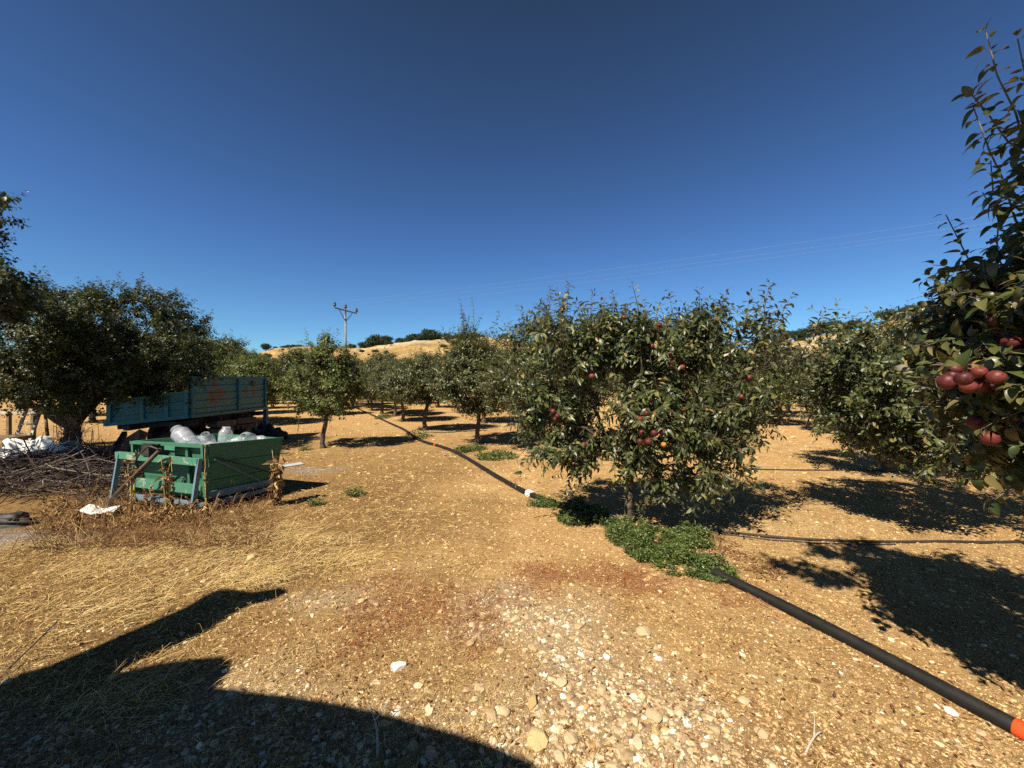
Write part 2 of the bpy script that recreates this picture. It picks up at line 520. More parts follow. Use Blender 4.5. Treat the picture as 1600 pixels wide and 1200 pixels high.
# ------------------------------------------------------------------ hills
CREST = [(-2000, 560, 260), (0, 572, 260), (345, 572, 260), (380, 566, 260), (430, 552, 250), (480, 548, 250), (520, 550, 250), (560, 553, 250), (600, 549, 250), (650, 541, 250), (700, 536, 250),
         (760, 533, 250), (830, 536, 245), (900, 545, 240), (1000, 552, 220), (1100, 556, 200), (1180, 553, 180), (1240, 540, 160), (1290, 529, 150), (1350, 516, 145), (1400, 502, 140),
         (1500, 484, 135), (1600, 470, 130), (1900, 440, 120), (3000, 430, 120)]
_ca = np.array([math.atan((p[0] - 800) / 600) for p in CREST])
_cr = np.array([p[2] for p in CREST], float)
_ch = np.array([CAMH + (600 - p[1]) / 600 * p[2] * math.cos(a) for p, a in zip(CREST, _ca)])


def hill_h(az, r):
    rc = np.interp(az, _ca, _cr); hc = np.interp(az, _ca, _ch)
    r0 = rc * .33
    t = np.clip((r - r0) / (rc - r0), 0, 1)
    s = t * t * (3 - 2 * t)
    x = r * np.sin(az); y = r * np.cos(az)
    rough = ((vnoise(x, y, 30, 4) - .5) * 6 + (vnoise(x, y, 9, 5) - .5) * 2.6 + (vnoise(x, y, 2.5, 6) - .5) * .9) * s * (1 - .6 * np.clip((t - .8) / .2, 0, 1))
    return hc * s ** .85 + rough - np.clip(r - rc - 10, 0, 200) * .05 - .6 * (1 - np.clip(t * 8, 0, 1))


def build_hills():
    az = np.radians(np.linspace(-68, 70, 620)); tt = np.linspace(0, 1, 190)
    A, T = np.meshgrid(az, tt)
    rc = np.interp(A, _ca, _cr)
    Rr = rc * (.30 + T * 1.1)
    Z = hill_h(A, Rr)
    X = Rr * np.sin(A); Y = Rr * np.cos(A)
    idx = np.arange(X.size).reshape(X.shape)
    q = np.stack([idx[:-1, :-1], idx[:-1, 1:], idx[1:, 1:], idx[1:, :-1]], -1).reshape(-1, 4)
    m, nt, b = mat('hill_grass', .95, .08)
    v = objvec(nt)
    a = noise(nt, .05, 8, .7, v, .5); f = noise(nt, .6, 8, .78, v)
    c = ramp(nt, a, [(.3, (.20, .13, .05)), (.48, (.40, .25, .10)), (.60, (.48, .33, .15)), (.66, (.62, .52, .34)), (.8, (.55, .42, .22))])
    c = mixc(nt, 1.0, c, ramp(nt, f, [(.38, (.25, .27, .2)), (.5, (.9, .9, .9)), (.8, (1.15, 1.15, 1.1))]), 'MULTIPLY')
    att = nd(nt, "ShaderNodeAttribute", attribute_name='bank').outputs["Fac"]
    c = mixc(nt, math_(nt, 'MULTIPLY', att, .9), c, mixc(nt, f, (.48, .42, .30), (.66, .60, .46)))
    nt.links.new(c, b.inputs["Base Color"])
    bump(nt, b, f, .8, .6)
    o = MB().add(np.stack([X, Y, Z], -1).reshape(-1, 3), [q]).build('hills', m, smooth=True)
    tag(o, kind='structure')
    px = 800 + 600 * np.tan(A)
    bank = np.clip((px - 575) / 40, 0, 1) * np.clip((1000 - px) / 60, 0, 1) * np.clip((Rr / rc - .78) / .05, 0, 1) * np.clip(1.2 - np.abs(vnoise(X, Y, 40, 9) - .5) * 2.2, 0, 1)
    bank = bank * np.clip((vnoise(X * .3, Y, 7, 3) - .3) * 6, 0, 1)
    a_ = o.data.attributes.new('bank', 'FLOAT', 'POINT'); a_.data.foreach_set('value', bank.ravel().astype(np.float32))


build_hills()


# ------------------------------------------------------------------ trees
def bez(p0, p1, p2, K):
    t = np.linspace(0, 1, K)[:, None]
    return (1 - t) ** 2 * p0 + 2 * t * (1 - t) * p1 + t * t * p2


def gen_tree(seed, trunk, envs, n_attr, twigs=3, twig_len=.28, n_leaf=10, leaf=(.075, .032), limbs=7, shoots=10, shoot_len=.6,
             lean_out=.5, droop=.25, tpl=LEAF8, holes=(), man_shoots=(), clump=.45, shell=.35, S=5, leaf_curl=(.05, .5)):
    """trunk: list of (x,y,z,r); envs: list of (cx,cy,cz,rx,ry,rz,weight). returns (wood MB, leaf MB)"""
    rg = np.random.default_rng(seed)
    wood = MB(); lf = MB()
    tr = np.array(trunk, float)
    tt = np.linspace(0, len(tr) - 1, len(tr) * 4)
    path = np.stack([np.interp(tt, np.arange(len(tr)), tr[:, k]) for k in range(4)], -1)
    path[1:-1, :2] += rg.normal(0, tr[0, 3] * .16, (len(path) - 2, 2))
    path[0, 3] *= 1.5; path[1, 3] *= 1.15
    wood.tube(path[:, :3], path[:, 3], 10)
    fork = tr[-1, :3]; fr = tr[-1, 3]
    P = [p[:3] for p in path[len(path) // 2:]]; RR = [p[3] for p in path[len(path) // 2:]]; D = [0.] * len(P)
    E = np.array(envs, float); wt = E[:, 6] * E[:, 3] * E[:, 4] * E[:, 5]
    pick = rg.choice(len(E), n_attr * 6, p=wt / wt.sum())
    q = norm(rg.normal(size=(len(pick), 3))) * (shell + (1 - shell) * rg.random((len(pick), 1))) ** .6
    A = E[pick, :3] + q * E[pick, 3:6]
    if clump > 0:
        nz = vnoise(A[:, 0] * 1.3 + A[:, 2], A[:, 1] * 1.3 - A[:, 2] * .7 + seed, .34)
        A = A[nz > clump * rg.random(len(A)) + clump * .35]
    for h in holes:
        A = A[(((A - np.array(h[:3])) / np.array(h[3:6])) ** 2).sum(1) > 1]
    A = A[:n_attr]
    far = np.argsort(-np.linalg.norm(A - fork, axis=1))
    # main limbs: spread targets
    tg = []
    for i in far:
        if all(np.linalg.norm(norm(A[i] - fork) - norm(a - fork)) > .55 for a in tg):
            tg.append(A[i])
        if len(tg) >= limbs: break
    for a in tg:
        a = fork + (a - fork) * .88
        L = np.linalg.norm(a - fork)
        mid = fork + (a - fork) * .4 + np.array([0, 0, .16 * L]) + rg.normal(0, .05 * L, 3)
        b = bez(fork, mid, a, 9); b[1:-1] += rg.normal(0, .014 * L, (7, 3))
        r = np.linspace(fr * .62, .006, 9)
        wood.tube(b, r, 7)
        P += list(b[1:]); RR += list(r[1:]); D += list(np.linspace(L / 8, L, 8))
    ends = []; dirs = []
    order = np.argsort(np.linalg.norm(A - fork, axis=1))
    nP = len(P); cap = nP + n_attr * 4
    PA = np.zeros((cap, 3)); PA[:nP] = P; DA = np.zeros(cap); DA[:nP] = D; RA = np.zeros(cap); RA[:nP] = RR
    bp = []; br = []
    for i in order:
        a = A[i]
        c = np.linalg.norm(PA[:nP] - a, axis=1) + .30 * DA[:nP]
        c[np.linalg.norm(PA[:nP] - a, axis=1) < .05] += .3
        j = int(np.argmin(c)); p = PA[j]; L = np.linalg.norm(a - p)
        mid = (a + p) / 2 + np.array([0, 0, .12 * L]) + rg.normal(0, .07 * L, 3)
        b = bez(p, mid, a, 5); r0 = min(RA[j] * .75, .004 + .012 * L)
        r = np.linspace(r0, max(.0022, r0 * .35), 5)
        bp.append(b); br.append(r)
        PA[nP:nP + 3] = b[2:]; DA[nP:nP + 3] = DA[j] + L; RA[nP:nP + 3] = r[2:]; nP += 3
        ends.append(b); dirs.append(a - p)
    if bp: wood.tubes(np.array(bp), np.array(br), S)
    B = np.array(ends); nB = len(B); cen = (E[:, :3] * wt[:, None]).sum(0) / wt.sum()
    # leafy twigs
    k = np.repeat(np.arange(nB), twigs)
    tsel = rg.random(len(k)) * 3.99; tsel[::twigs] = 3.99
    i0 = tsel.astype(int); fr_ = (tsel - i0)[:, None]
    st = B[k, i0] * (1 - fr_) + B[k, np.minimum(i0 + 1, 4)] * fr_
    out = norm(st - cen); bd = norm(B[k, 4] - B[k, 2])
    dr = norm(out * lean_out + bd * .6 + norm(rg.normal(size=(len(k), 3))) * .7 + np.array([0, 0, .30]))
    ln = twig_len * rg.uniform(.5, 1.35, len(k))
    K = 6; t = np.linspace(0, 1, K)[None, :, None]
    sag = (rg.uniform(-.15, 1, len(k)) * droop)[:, None, None]
    Tw = st[:, None, :] + dr[:, None, :] * ln[:, None, None] * t - np.array([0, 0, 1.]) * sag * ln[:, None, None] * t * t
    nl = np.full(len(k), n_leaf)
    groups = [(Tw, ln, n_leaf, 1.0)]
    # upright shoots from the top of the crown
    if shoots:
        top = np.argsort(-(A[:, 2] + rg.normal(0, .12, len(A)) * np.ptp(A[:, 2])))[:max(shoots * 3, 1)]
        top = rg.choice(top, min(shoots, len(top)), replace=False)
        s0 = A[top]; sd = norm(np.stack([rg.normal(0, .22, len(top)), rg.normal(0, .22, len(top)), np.ones(len(top))], -1) + norm(s0 - cen) * .35)
        sl = shoot_len * rg.uniform(.45, 1.2, len(top))
        bend = np.stack([rg.normal(0, .12, len(top)), rg.normal(0, .12, len(top)), np.zeros(len(top))], -1)[:, None, :]
        Sh = s0[:, None, :] + sd[:, None, :] * sl[:, None, None] * t + bend * sl[:, None, None] * t * t
        groups.append((Sh, sl, int(n_leaf * shoot_len / twig_len * 1.05), 1.0))
    if len(man_shoots):
        ms = np.array(man_shoots, float)
        a_, b_ = ms[:, :3], ms[:, 3:6]; L = np.linalg.norm(b_ - a_, axis=1)
        mid = (a_ + b_) / 2 + np.array([0, 0, -.10]) * L[:, None]
        Sh = np.stack([(1 - x) ** 2 * a_ + 2 * x * (1 - x) * mid + x * x * b_ for x in np.linspace(0, 1, K)], 1)
        Sh[:, 1:-1] += rg.normal(0, .012, Sh[:, 1:-1].shape)
        groups.append((Sh, L, int(n_leaf * L.mean() / twig_len * 1.1), .95))
    for Tws, lns, nlf, sc in groups:
        n = len(Tws)
        rr = np.linspace(.0034, .0012, K)[None] * np.ones((n, 1))
        if lns.mean() > twig_len * 1.6: rr = rr * 1.6
        wood.tubes(Tws, rr, 4)
        tl = np.clip(np.linspace(.06, 1.0, nlf)[None] ** .8 + rg.normal(0, .04, (n, nlf)), 0, 1)
        f = tl * (K - 1) * .9999; a0 = f.astype(int); ff = (f - a0)[..., None]
        ar = np.arange(n)[:, None]
        pos = Tws[ar, a0] * (1 - ff) + Tws[ar, a0 + 1] * ff
        tan = norm(Tws[ar, a0 + 1] - Tws[ar, a0])
        ang = (np.arange(nlf) * 2.4)[None] + rg.random((n, 1)) * 6.28 + rg.normal(0, .35, (n, nlf))
        ref = np.array([.3, .2, .93]); u = norm(np.cross(tan, ref + rg.normal(0, .01, 3))); v = np.cross(tan, u)
        rad = u * np.cos(ang)[..., None] + v * np.sin(ang)[..., None]
        fwd = .35 + .9 * tl[..., None] ** 3
        d = norm(tan * fwd + rad * 1.0 + np.array([0, 0, -1.]) * rg.uniform(0, droop * 2.2, (n, nlf, 1)))
        nr = norm(tan * .8 + np.array([0, 0, .75]) + rg.normal(0, .38, d.shape))
        ll = leaf[0] * rg.uniform(.6, 1.15, (n, nlf)) * sc * (1 - .45 * tl ** 4)
        wd = ll * leaf[1] / leaf[0] * rg.uniform(.8, 1.15, (n, nlf))
        pos = pos + d * .012
        add_leaves(lf, pos.reshape(-1, 3), d.reshape(-1, 3), nr.reshape(-1, 3), ll.ravel(), wd.ravel(),
                   rg.uniform(*leaf_curl, n * nlf), rg.uniform(.1, .55, n * nlf), tpl)
    return wood, lf


_ap = MB()
_ap.lathe([(.001, -.030), (.012, -.034), (.026, -.026), (.036, -.006), (.037, .010), (.030, .026), (.018, .033), (.007, .029), (.001, .022)], (0, 0, 0), (0, 0, 1), 16)
APPLE = _ap.mesh('apple', M['apple'], True)
_ay = MB(); _ay.v = list(_ap.v); _ay.f = dict(_ap.f); _ay.n = _ap.n
APPLE_Y = _ay.mesh('apple', M['apple_y'], True)


def put_apple(root, p, s=1.0, yellow=False):
    o = bpy.data.objects.new('apple', APPLE_Y if yellow else APPLE)
    scene.collection.objects.link(o); o.parent = root
    o.location = tuple(np.asarray(p) - np.array(root.location))
    o.rotation_euler = tuple(R.uniform(-.6, .6, 3)); o.scale = (s, s, s)
    return o


def tree(name, base, gen, leafmat, barkmat, label, cat='tree', group=None, rz=0):
    wood, lf = gen
    x, y = base[0], base[1]
    root = empty(name, (x, y, float(gh(x, y)) - .02), label, cat, group, rz)
    wood.build('trunk', barkmat, root, True)
    lf.build('crown', leafmat, root, True)
    return root


def copy_tree(src, base, rz, sc, label, group=None):
    c = src.copy(); scene.collection.objects.link(c)
    c.location = (base[0], base[1], float(gh(base[0], base[1])) - .02 + (base[2] if len(base) > 2 else 0))
    c.rotation_euler = (0, 0, rz); c.scale = sc if np.ndim(sc) else (sc, sc, sc)
    c["label"] = label
    if group: c["group"] = group
    elif "group" in c: del c["group"]
    for ch in src.children:
        if ch.name.startswith('apple'): continue
        k = ch.copy(); scene.collection.objects.link(k); k.parent = c
    return c


ROWS = "orchard trees standing in rows"

# A: the main apple tree
A0 = np.array([1.365, 4.5])
gA = gen_tree(11, [(0, 0, 0, .05), (.0, .02, .3, .045), (.03, .02, .62, .042)],
              [(-.85, .0, 1.72, .62, .65, .82, 1.3), (.95, .0, 1.70, .95, .85, .82, 1.15), (.50, -.3, .92, .66, .45, .42, 2.0), (.25, -.35, 1.30, .8, .4, .40, 1.9), (.0, -.35, .98, .4, .25, .28, 1.6), (.05, .1, 1.95, .8, .5, .35, 1.0), (.25, .05, 2.08, 1.15, .7, .38, 1.0), (-.72, -.1, 1.05, .55, .5, .36, 2.0), (-.28, .0, 2.12, .5, .5, .34, 1.5), (-.3, -.15, 1.25, .4, .4, .25, 1.2)],
              640, 4, .28, 10, (.110, .046), limbs=8, shoots=55, shoot_len=.52, holes=[(-.27, -.2, 1.66, .17, .9, .17)], clump=.6, droop=.38)
tA = tree('apple_tree', A0, gA, M['apple_leaf'], M['bark'], "large apple tree with many red apples, green weeds and black pipe at its foot", group=ROWS)
for px, py, d, yl in [(873, 545, 4.0, 0), (876, 537, 4.05, 0), (1030, 508, 3.95, 0), (1019, 541, 3.9, 0), (1045, 555, 3.85, 0), (1051, 567, 3.8, 0), (1061, 561, 3.85, 0), (1066, 574, 3.85, 0), (1047, 573, 3.8, 0),
                      (864, 643, 3.9, 0), (871, 650, 3.85, 0), (868, 655, 3.9, 0), (1025, 648, 3.7, 1), (1037, 636, 3.75, 0), (1010, 646, 3.7, 0), (1000, 655, 3.7, 0), (1003, 676, 3.65, 0), (1022, 677, 3.6, 0), (1033, 674, 3.65, 0),
                      (1013, 690, 3.65, 0), (1037, 695, 3.6, 1), (1170, 590, 3.85, 0), (1158, 620, 3.85, 0), (912, 695, 3.9, 0), (975, 496, 4.1, 0), (925, 588, 4.0, 0), (1000, 690, 3.7, 0), (989, 628, 3.85, 0), (1068, 640, 3.7, 0)]:
    put_apple(tA, W(px, py, d), R.uniform(.62, .9), bool(yl))

# E: the near tree whose branches hang in at the right edge
E0 = np.array([2.75, 1.15])
gp = lambda px, py, d, b=E0: W(px, py, d) - np.array([b[0], b[1], 0])
ms = [(*gp(1640, 330, 1.55), *gp(1540, 48, 1.5)), (*gp(1660, 300, 1.5), *gp(1512, 140, 1.5)), (*gp(1640, 420, 1.5), *gp(1520, 165, 1.5)), (*gp(1650, 420, 1.45), *gp(1548, 250, 1.45)),
      (*gp(1640, 560, 1.7), *gp(1478, 335, 1.65)), (*gp(1620, 520, 1.8), *gp(1535, 300, 1.75)), (*gp(1640, 600, 2.1), *gp(1455, 432, 2.0)), (*gp(1620, 560, 1.6), *gp(1570, 370, 1.6)), (*gp(1700, 500, 1.4), *gp(1590, 60, 1.4))]
gE = gen_tree(23, [(0, 0, 0, .055), (-.02, .04, .4, .05), (-.05, .08, .8, .045)],
              [(-.10, .20, 1.86, .86, .76, .56, 2.6), (.75, -.2, 1.8, .9, .9, .8, .6), (-.05, .2, 2.45, .5, .5, .45, .2), (-.15, .2, 1.40, .66, .5, .24, 1.3), (-1.50, -.25, 3.62, 1.0, .42, .28, .8), (-.5, -.35, 3.2, .6, .35, .3, .3)],
              560, 5, .22, 10, (.088, .048), limbs=7, shoots=8, shoot_len=.4, man_shoots=ms, clump=.4, droop=.35, leaf_curl=(.1, 1.1), tpl=LEAFN)
tE = tree('apple_tree', E0, gE, M['near_leaf'], M['pale_bark'], "closest apple tree, dark branches with apple clusters hanging in at the right edge", group=ROWS)
for px, py, d in [(1491, 578, 1.45), (1480, 597, 1.42), (1506, 592, 1.38), (1525, 574, 1.5), (1519, 587, 1.5), (1540, 588, 1.42), (1556, 590, 1.42), (1545, 604, 1.4), (1532, 601, 1.45), (1574, 520, 1.5), (1566, 538, 1.5), (1547, 685, 1.45), (1584, 470, 1.5), (1590, 655, 1.45), (1575, 560, 1.5), (1530, 582, 1.4), (1512, 604, 1.45), (1550, 578, 1.45), (1568, 596, 1.45), (1487, 588, 1.5), (1560, 500, 1.45), (1580, 535, 1.45), (1525, 660, 1.5)]:
    put_apple(tE, W(px, py, d + R.uniform(-.05, .07)), R.uniform(.58, .86))

# G: tree behind the near one
G0 = np.array([6.3, 4.3])
gg = lambda px, py, d: W(px, py, d) - np.array([G0[0], G0[1], 0])
ms = [(*gg(1400, 560, 4.0), *gg(1268, 482, 3.8)), (*gg(1420, 540, 4.0), *gg(1262, 506, 4.0)), (*gg(1460, 560, 3.8), *gg(1345, 505, 3.8)), (*gg(1500, 540, 3.8), *gg(1395, 480, 3.8))]
gG = gen_tree(31, [(0, 0, 0, .055), (-.02, .04, .4, .05), (.0, .0, .7, .045)],
              [(-1.5, .0, 1.75, 1.25, 1.0, .72, 1.6), (.2, .2, 1.8, 1.1, 1.1, .9, .6), (-1.5, -.1, 1.15, 1.0, .8, .42, 1.4)],
              600, 4, .27, 10, (.100, .046), limbs=7, shoots=34, shoot_len=.45, man_shoots=ms, clump=.6, droop=.4)
tG = tree('apple_tree', G0, gG, M['apple_leaf'], M['bark'], "apple tree at the right with long low boughs, behind the closest hanging branches", group=ROWS)
for px, py, d in [(1500, 640, 3.5), (1468, 560, 3.6), (1535, 610, 3.6)]:
    put_apple(tG, W(px, py, d))

# D: next row
D0 = G(1385, 736)
gD = gen_tree(37, [(0, 0, 0, .06), (.02, .03, .35, .052), (.0, .0, .62, .048)],
              [(-.1, 0, 1.45, 1.35, 1.1, .85, 1), (.4, .1, 2.0, 1.0, .9, .6, .7), (-.4, -.2, 1.0, 1.0, .8, .42, 1.1)],
              540, 4, .27, 10, (.105, .048), limbs=7, shoots=30, shoot_len=.5, clump=.6, droop=.38)
tD = tree('apple_tree', D0, gD, M['apple_leaf'], M['bark'], "low spreading apple tree with visible trunk right of the large one, thin hose passing it", group=ROWS)

# B, C and their like
B0 = G(745, 693)
gB = gen_tree(41, [(0, 0, 0, .075), (.03, .0, .4, .062), (.06, .0, .85, .055)],
              [(.0, 0, 1.8, 1.25, 1.1, .88, 1), (.05, .0, 2.6, .85, .75, .7, .8)],
              560, 4, .28, 10, (.105, .048), limbs=7, shoots=40, shoot_len=.75, clump=.6)
tB = tree('apple_tree', B0, gB, M['apple_leaf'], M['bark'], "tall apple tree with bare dark trunk beside the pipe, left of the large one", group=ROWS)
A2 = np.array([.75, 9.0])
tA2 = copy_tree(tB, A2, 2.2, (1.3, 1.2, .97), "apple tree crowded between the bare dark trunk and the large apple tree", ROWS)
C0 = G(665, 673)
gC = gen_tree(43, [(0, 0, 0, .085), (-.04, 0, .5, .07), (.1, .0, 1.0, .06)],
              [(.0, 0, 1.8, 1.3, 1.2, .72, 1), (.2, .0, 2.25, .9, .9, .45, .6), (-.3, 0, 1.5, .9, .9, .5, .5)],
              560, 4, .3, 10, (.115, .056), limbs=6, shoots=26, shoot_len=.4, clump=.48, tpl=LEAF4)
tC = tree('apple_tree', C0, gC, M['apple_leaf'], M['bark'], "apple tree with a slanting trunk where the pipe passes a green weed clump", group=ROWS)
T0 = G(505, 700)
gT = gen_tree(47, [(0, 0, 0, .062), (.0, 0, .4, .055), (.08, .0, .85, .05)],
              [(.02, 0, 1.6, .95, .9, .72, 1), (.15, .0, 2.3, .62, .6, .5, .9), (-.6, 0, 1.75, .5, .6, .4, .5)],
              400, 4, .26, 9, (.085, .058), limbs=7, shoots=26, shoot_len=.5, clump=.68, droop=.3)
tT = tree('orchard_tree', T0, gT, M['light_leaf'], M['bark'], "lone round-leaved light green tree with straight trunk beside the utility pole, left of the path", group=ROWS)

# far prototypes, placed as the first of the far rows
gF = gen_tree(53, [(0, 0, 0, .08), (.02, 0, .5, .065), (0, .0, .95, .06)],
              [(.0, 0, 1.8, 1.25, 1.2, .95, 1), (.2, .1, 2.3, .9, .9, .6, .5)], 420, 4, .32, 9, (.125, .066), limbs=6, shoots=10, shoot_len=.45, clump=.5, tpl=LEAF4, S=4)
tF = tree('orchard_tree', (-6.04, 19.8), gF, M['apple_leaf'], M['bark'], "small distant tree with a crooked trunk, next after the slanting trunk in the pipe row", group=ROWS)
gH = gen_tree(59, [(0, 0, 0, .08), (.02, 0, .5, .065), (0, .0, .8, .06)],
              [(.0, 0, 1.7, 1.4, 1.3, 1.0, 1), (-.3, .1, 2.3, .9, .9, .6, .5)], 420, 4, .32, 9, (.125, .07), limbs=6, shoots=6, shoot_len=.4, clump=.5, tpl=LEAF4, S=4)
tH = tree('orchard_tree', (-10.6, 15.6), gH, M['light_leaf'], M['bark'], "rounded green tree directly behind the right end of the blue trailer", group=ROWS)
FARG = "distant trees of the far orchard rows"
FARL = "small distant tree among the far orchard rows below the hills"
named = [((-8.6, 23.5), tF, .8, "distant tree with thin trunk where the black pipe disappears"), ((-11.2, 27), tC, .9, None), ((-13.5, 33), tF, 1, None), ((-16, 40), tF, 1.1, None), ((-19, 48), tH, 1.2, None),
         ((-10.3, 20.2), tC, .85, "small dark tree just behind the lone round-leaved light green tree"),
         ((4.5, 13.3), tB, .95, "apple tree seen through the gap of the large apple tree, behind its crown"), ((1.9, 19.3), tF, 1, None), ((-.7, 25.3), tH, 1, None), ((-3.3, 31.3), tF, 1, None), ((-6, 38), tF, 1.1, None),
         ((11.2, 12.6), tD, .85, "bushy apple tree behind the low spreading one on the right"), ((8.6, 16.0), tH, .85, "light green tree just behind the right side of the large apple tree"), ((7.2, 22), tF, 1.1, None), ((5.2, 28), tH, 1, None), ((3, 35), tF, 1.1, None),
         ((19, 12.5), tG, 1.1, None), ((16.4, 18.5), tF, .8, None), ((13.8, 24.5), tH, 1.1, None), ((11.2, 30.5), tF, 1.1, None), ((9, 37), tH, 1.1, None), ((25, 20), tF, 1.2, None), ((22, 27), tH, 1.2, None), ((19, 34), tF, 1.2, None), ((30, 30), tH, 1.2, None),
         ((-13.2, 15.6), tH, 1.15, "dense tree behind the blue trailer, showing above its turquoise side"), ((-14.8, 20), tF, 1.2, None), ((-17.5, 24), tH, 1.2, None), ((-20, 30), tF, 1.2, None), ((-23, 36), tH, 1.3, None), ((-18, 16.5), tH, 1.2, None),
         ((-22.5, 20), tF, 1.2, None), ((-27, 26), tH, 1.3, None), ((-31, 34), tF, 1.3, None), ((-26, 44), tH, 1.3, None), ((-12, 45), tH, 1.2, None), ((-2, 45), tH, 1.2, None), ((8, 47), tF, 1.3, None), ((18, 45), tH, 1.3, None), ((28, 42), tF, 1.3, None), ((38, 38), tH, 1.3, None)]
named += [((-4.9, 17.2), tC, .9, "apple tree in the pipe row just left behind the slanting trunk one"), ((-7.2, 21.3), tF, 1, None), ((-9.6, 25.6), tH, .95, None), ((-12.2, 29.5), tF, 1, None), ((-5.0, 26), tF, 1, None), ((-8.5, 31), tH, 1, None), ((-14, 37), tF, 1.1, None), ((-3.0, 21.5), tF, 1, None),
          ((-1.2, 16.5), tC, 1, "apple tree behind the tall one with bare dark trunk, filling the gap"), ((-11.5, 35), tH, 1.1, None), ((-7, 45), tF, 1.2, None), ((-17.5, 44), tF, 1.2, None), ((3.2, 24), tF, 1, None), ((12, 20), tH, 1.1, None), ((-13, 23.5), tF, 1.0, None), ((-16.5, 30), tH, 1.0, None), ((14, 36), tH, 1.1, None), ((10.9, 15.6), tH, .9, "light green tree in the gap between the large apple tree and the right bushes"), ((13.2, 19.0), tF, .95, None), ((15.5, 21.5), tH, .95, None)]
for i, (b, src, s, lab) in enumerate(named):
    s = s * R.uniform(1.0, 1.2)
    copy_tree(src, b, R.uniform(0, 6.28), (s, s, s * R.uniform(.9, 1.1)), lab or FARL, ROWS if lab else FARG)

# W: the big dark tree on the left
W0 = np.array([-10.3, 9.0])
gW = gen_tree(61, [(0, 0, 0, .17), (-.05, 0, .35, .15), (.0, .0, .65, .14)],
              [(-.9, 0, 2.6, 1.9, 1.7, 1.4, 1), (1.4, -.2, 2.65, 1.75, 1.6, 1.25, 1), (2.5, -.5, 2.05, 1.1, 1.2, .85, .9), (.5, -.6, 1.78, 2.1, 1.2, .75, .8), (-2.0, -.3, 2.05, 1.2, 1.2, .8, .7)],
              1800, 4, .27, 12, (.080, .060), limbs=10, shoots=120, shoot_len=.5, clump=.45, droop=.3, tpl=LEAF4)
tW = tree('fruit_tree', W0, gW, M['walnut_leaf'], M['bark'], "big dark dense tree on the left with a thick leaning trunk, shading the blue trailer", 'tree')
# U: the tree beyond the left edge, taller
U0 = np.array([-9.1, 5.3])
gU = gen_tree(67, [(0, 0, 0, .12), (0, 0, .8, .1), (.0, .0, 1.6, .09)],
              [(.55, .15, 3.15, 1.55, 1.2, .55, 1), (-.2, .2, 4.2, 1.7, 1.1, .9, .8), (-.6, 0, 2.6, 1.4, 1.1, .8, .4)],
              560, 5, .3, 10, (.095, .072), limbs=7, shoots=10, shoot_len=.5, clump=.45, droop=.3)
tU = tree('fruit_tree', U0, gU, M['walnut_leaf'], M['bark'], "taller dark tree of which only leafy branches reach in at the upper left edge", 'tree')

# hillside trees
gX = []
for sd in (71, 73):
    rg = np.random.default_rng(sd); lfm = MB(); n = 1500
    q = norm(rg.normal(size=(n, 3))) * rg.random((n, 1)) ** .33
    cl = norm(rg.normal(size=(9, 3))) * np.array([.8, .8, .4]); pk = rg.integers(0, 9, n)
    p = cl[pk] * 1.2 + q * np.array([.95, .95, .8]) + np.array([0, 0, 2.1])
    add_leaves(lfm, p, rg.normal(size=(n, 3)), rg.normal(size=(n, 3)), rg.uniform(.25, .45, n), rg.uniform(.2, .3, n), .2, .2, LEAF4)
    wd = MB().tube([(0, 0, -.5), (.05, 0, .8), (0, 0, 2.2)], [.16, .13, .06], 6)
    gX.append((wd, lfm))
hx = [(150, 1.0, .9), (352, .98, .6), (372, .97, .9), (445, 1.0, .8), (452, 1, .6), (460, 1.0, .8), (468, 1, .9), (476, 1, .7), (568, .98, 1.5), (577, .97, 1.3), (588, .93, 2.3), (596, .96, 1.6), (604, .88, 1.6), (612, 1.0, 1.2), (619, 1.0, 1.0), (627, .99, 1.6), (636, .99, 1.3),
      (650, .99, 2.2), (660, .99, 1.6), (672, .98, 2.3), (680, .98, 2.0), (687, .99, 1.3), (697, .99, 1.6), (706, 1, 1.1), (715, 1, 1.4), (740, .99, 1.5), (790, .99, 1.6), (1085, 1, 1.5),
      (1180, .98, 1.5), (1195, .99, 1.6), (1206, .97, 1.9), (1218, .98, 1.9), (1230, .97, 2.1), (1242, .98, 2.0), (1255, .99, 2.0), (1262, .99, 1.5), (1280, 1.02, 2.6), (1292, 1.02, 2.9), (1304, 1.03, 2.4), (1318, 1.0, 1.7), (1335, 1.0, 1.7), (1352, 1.0, 2.0), (1368, 1.0, 1.6), (1385, .99, 1.8), (1425, .99, 1.8), (1445, 1, 1.6), (1470, 1, 1.9), (1500, 1, 1.8), (1540, 1, 1.8), (1575, 1, 1.8), (1330, .8, .9), (1300, .75, .8)]
_rh = np.random.default_rng(77)
hx = [h for h in hx if not (h[0] > 1345 and h[0] % 2 == 0)] + [(float(_rh.uniform(360, 800)), float(_rh.uniform(.62, .97)), float(_rh.uniform(.3, 1.1))) for _ in range(58)] + [(float(_rh.uniform(1200, 1420)), float(_rh.uniform(.6, .95)), float(_rh.uniform(.2, .5))) for _ in range(16)]
first = []
HL = "small dark tree on the far left hill"; HR = "dark round tree in the belt along the right hill crest"
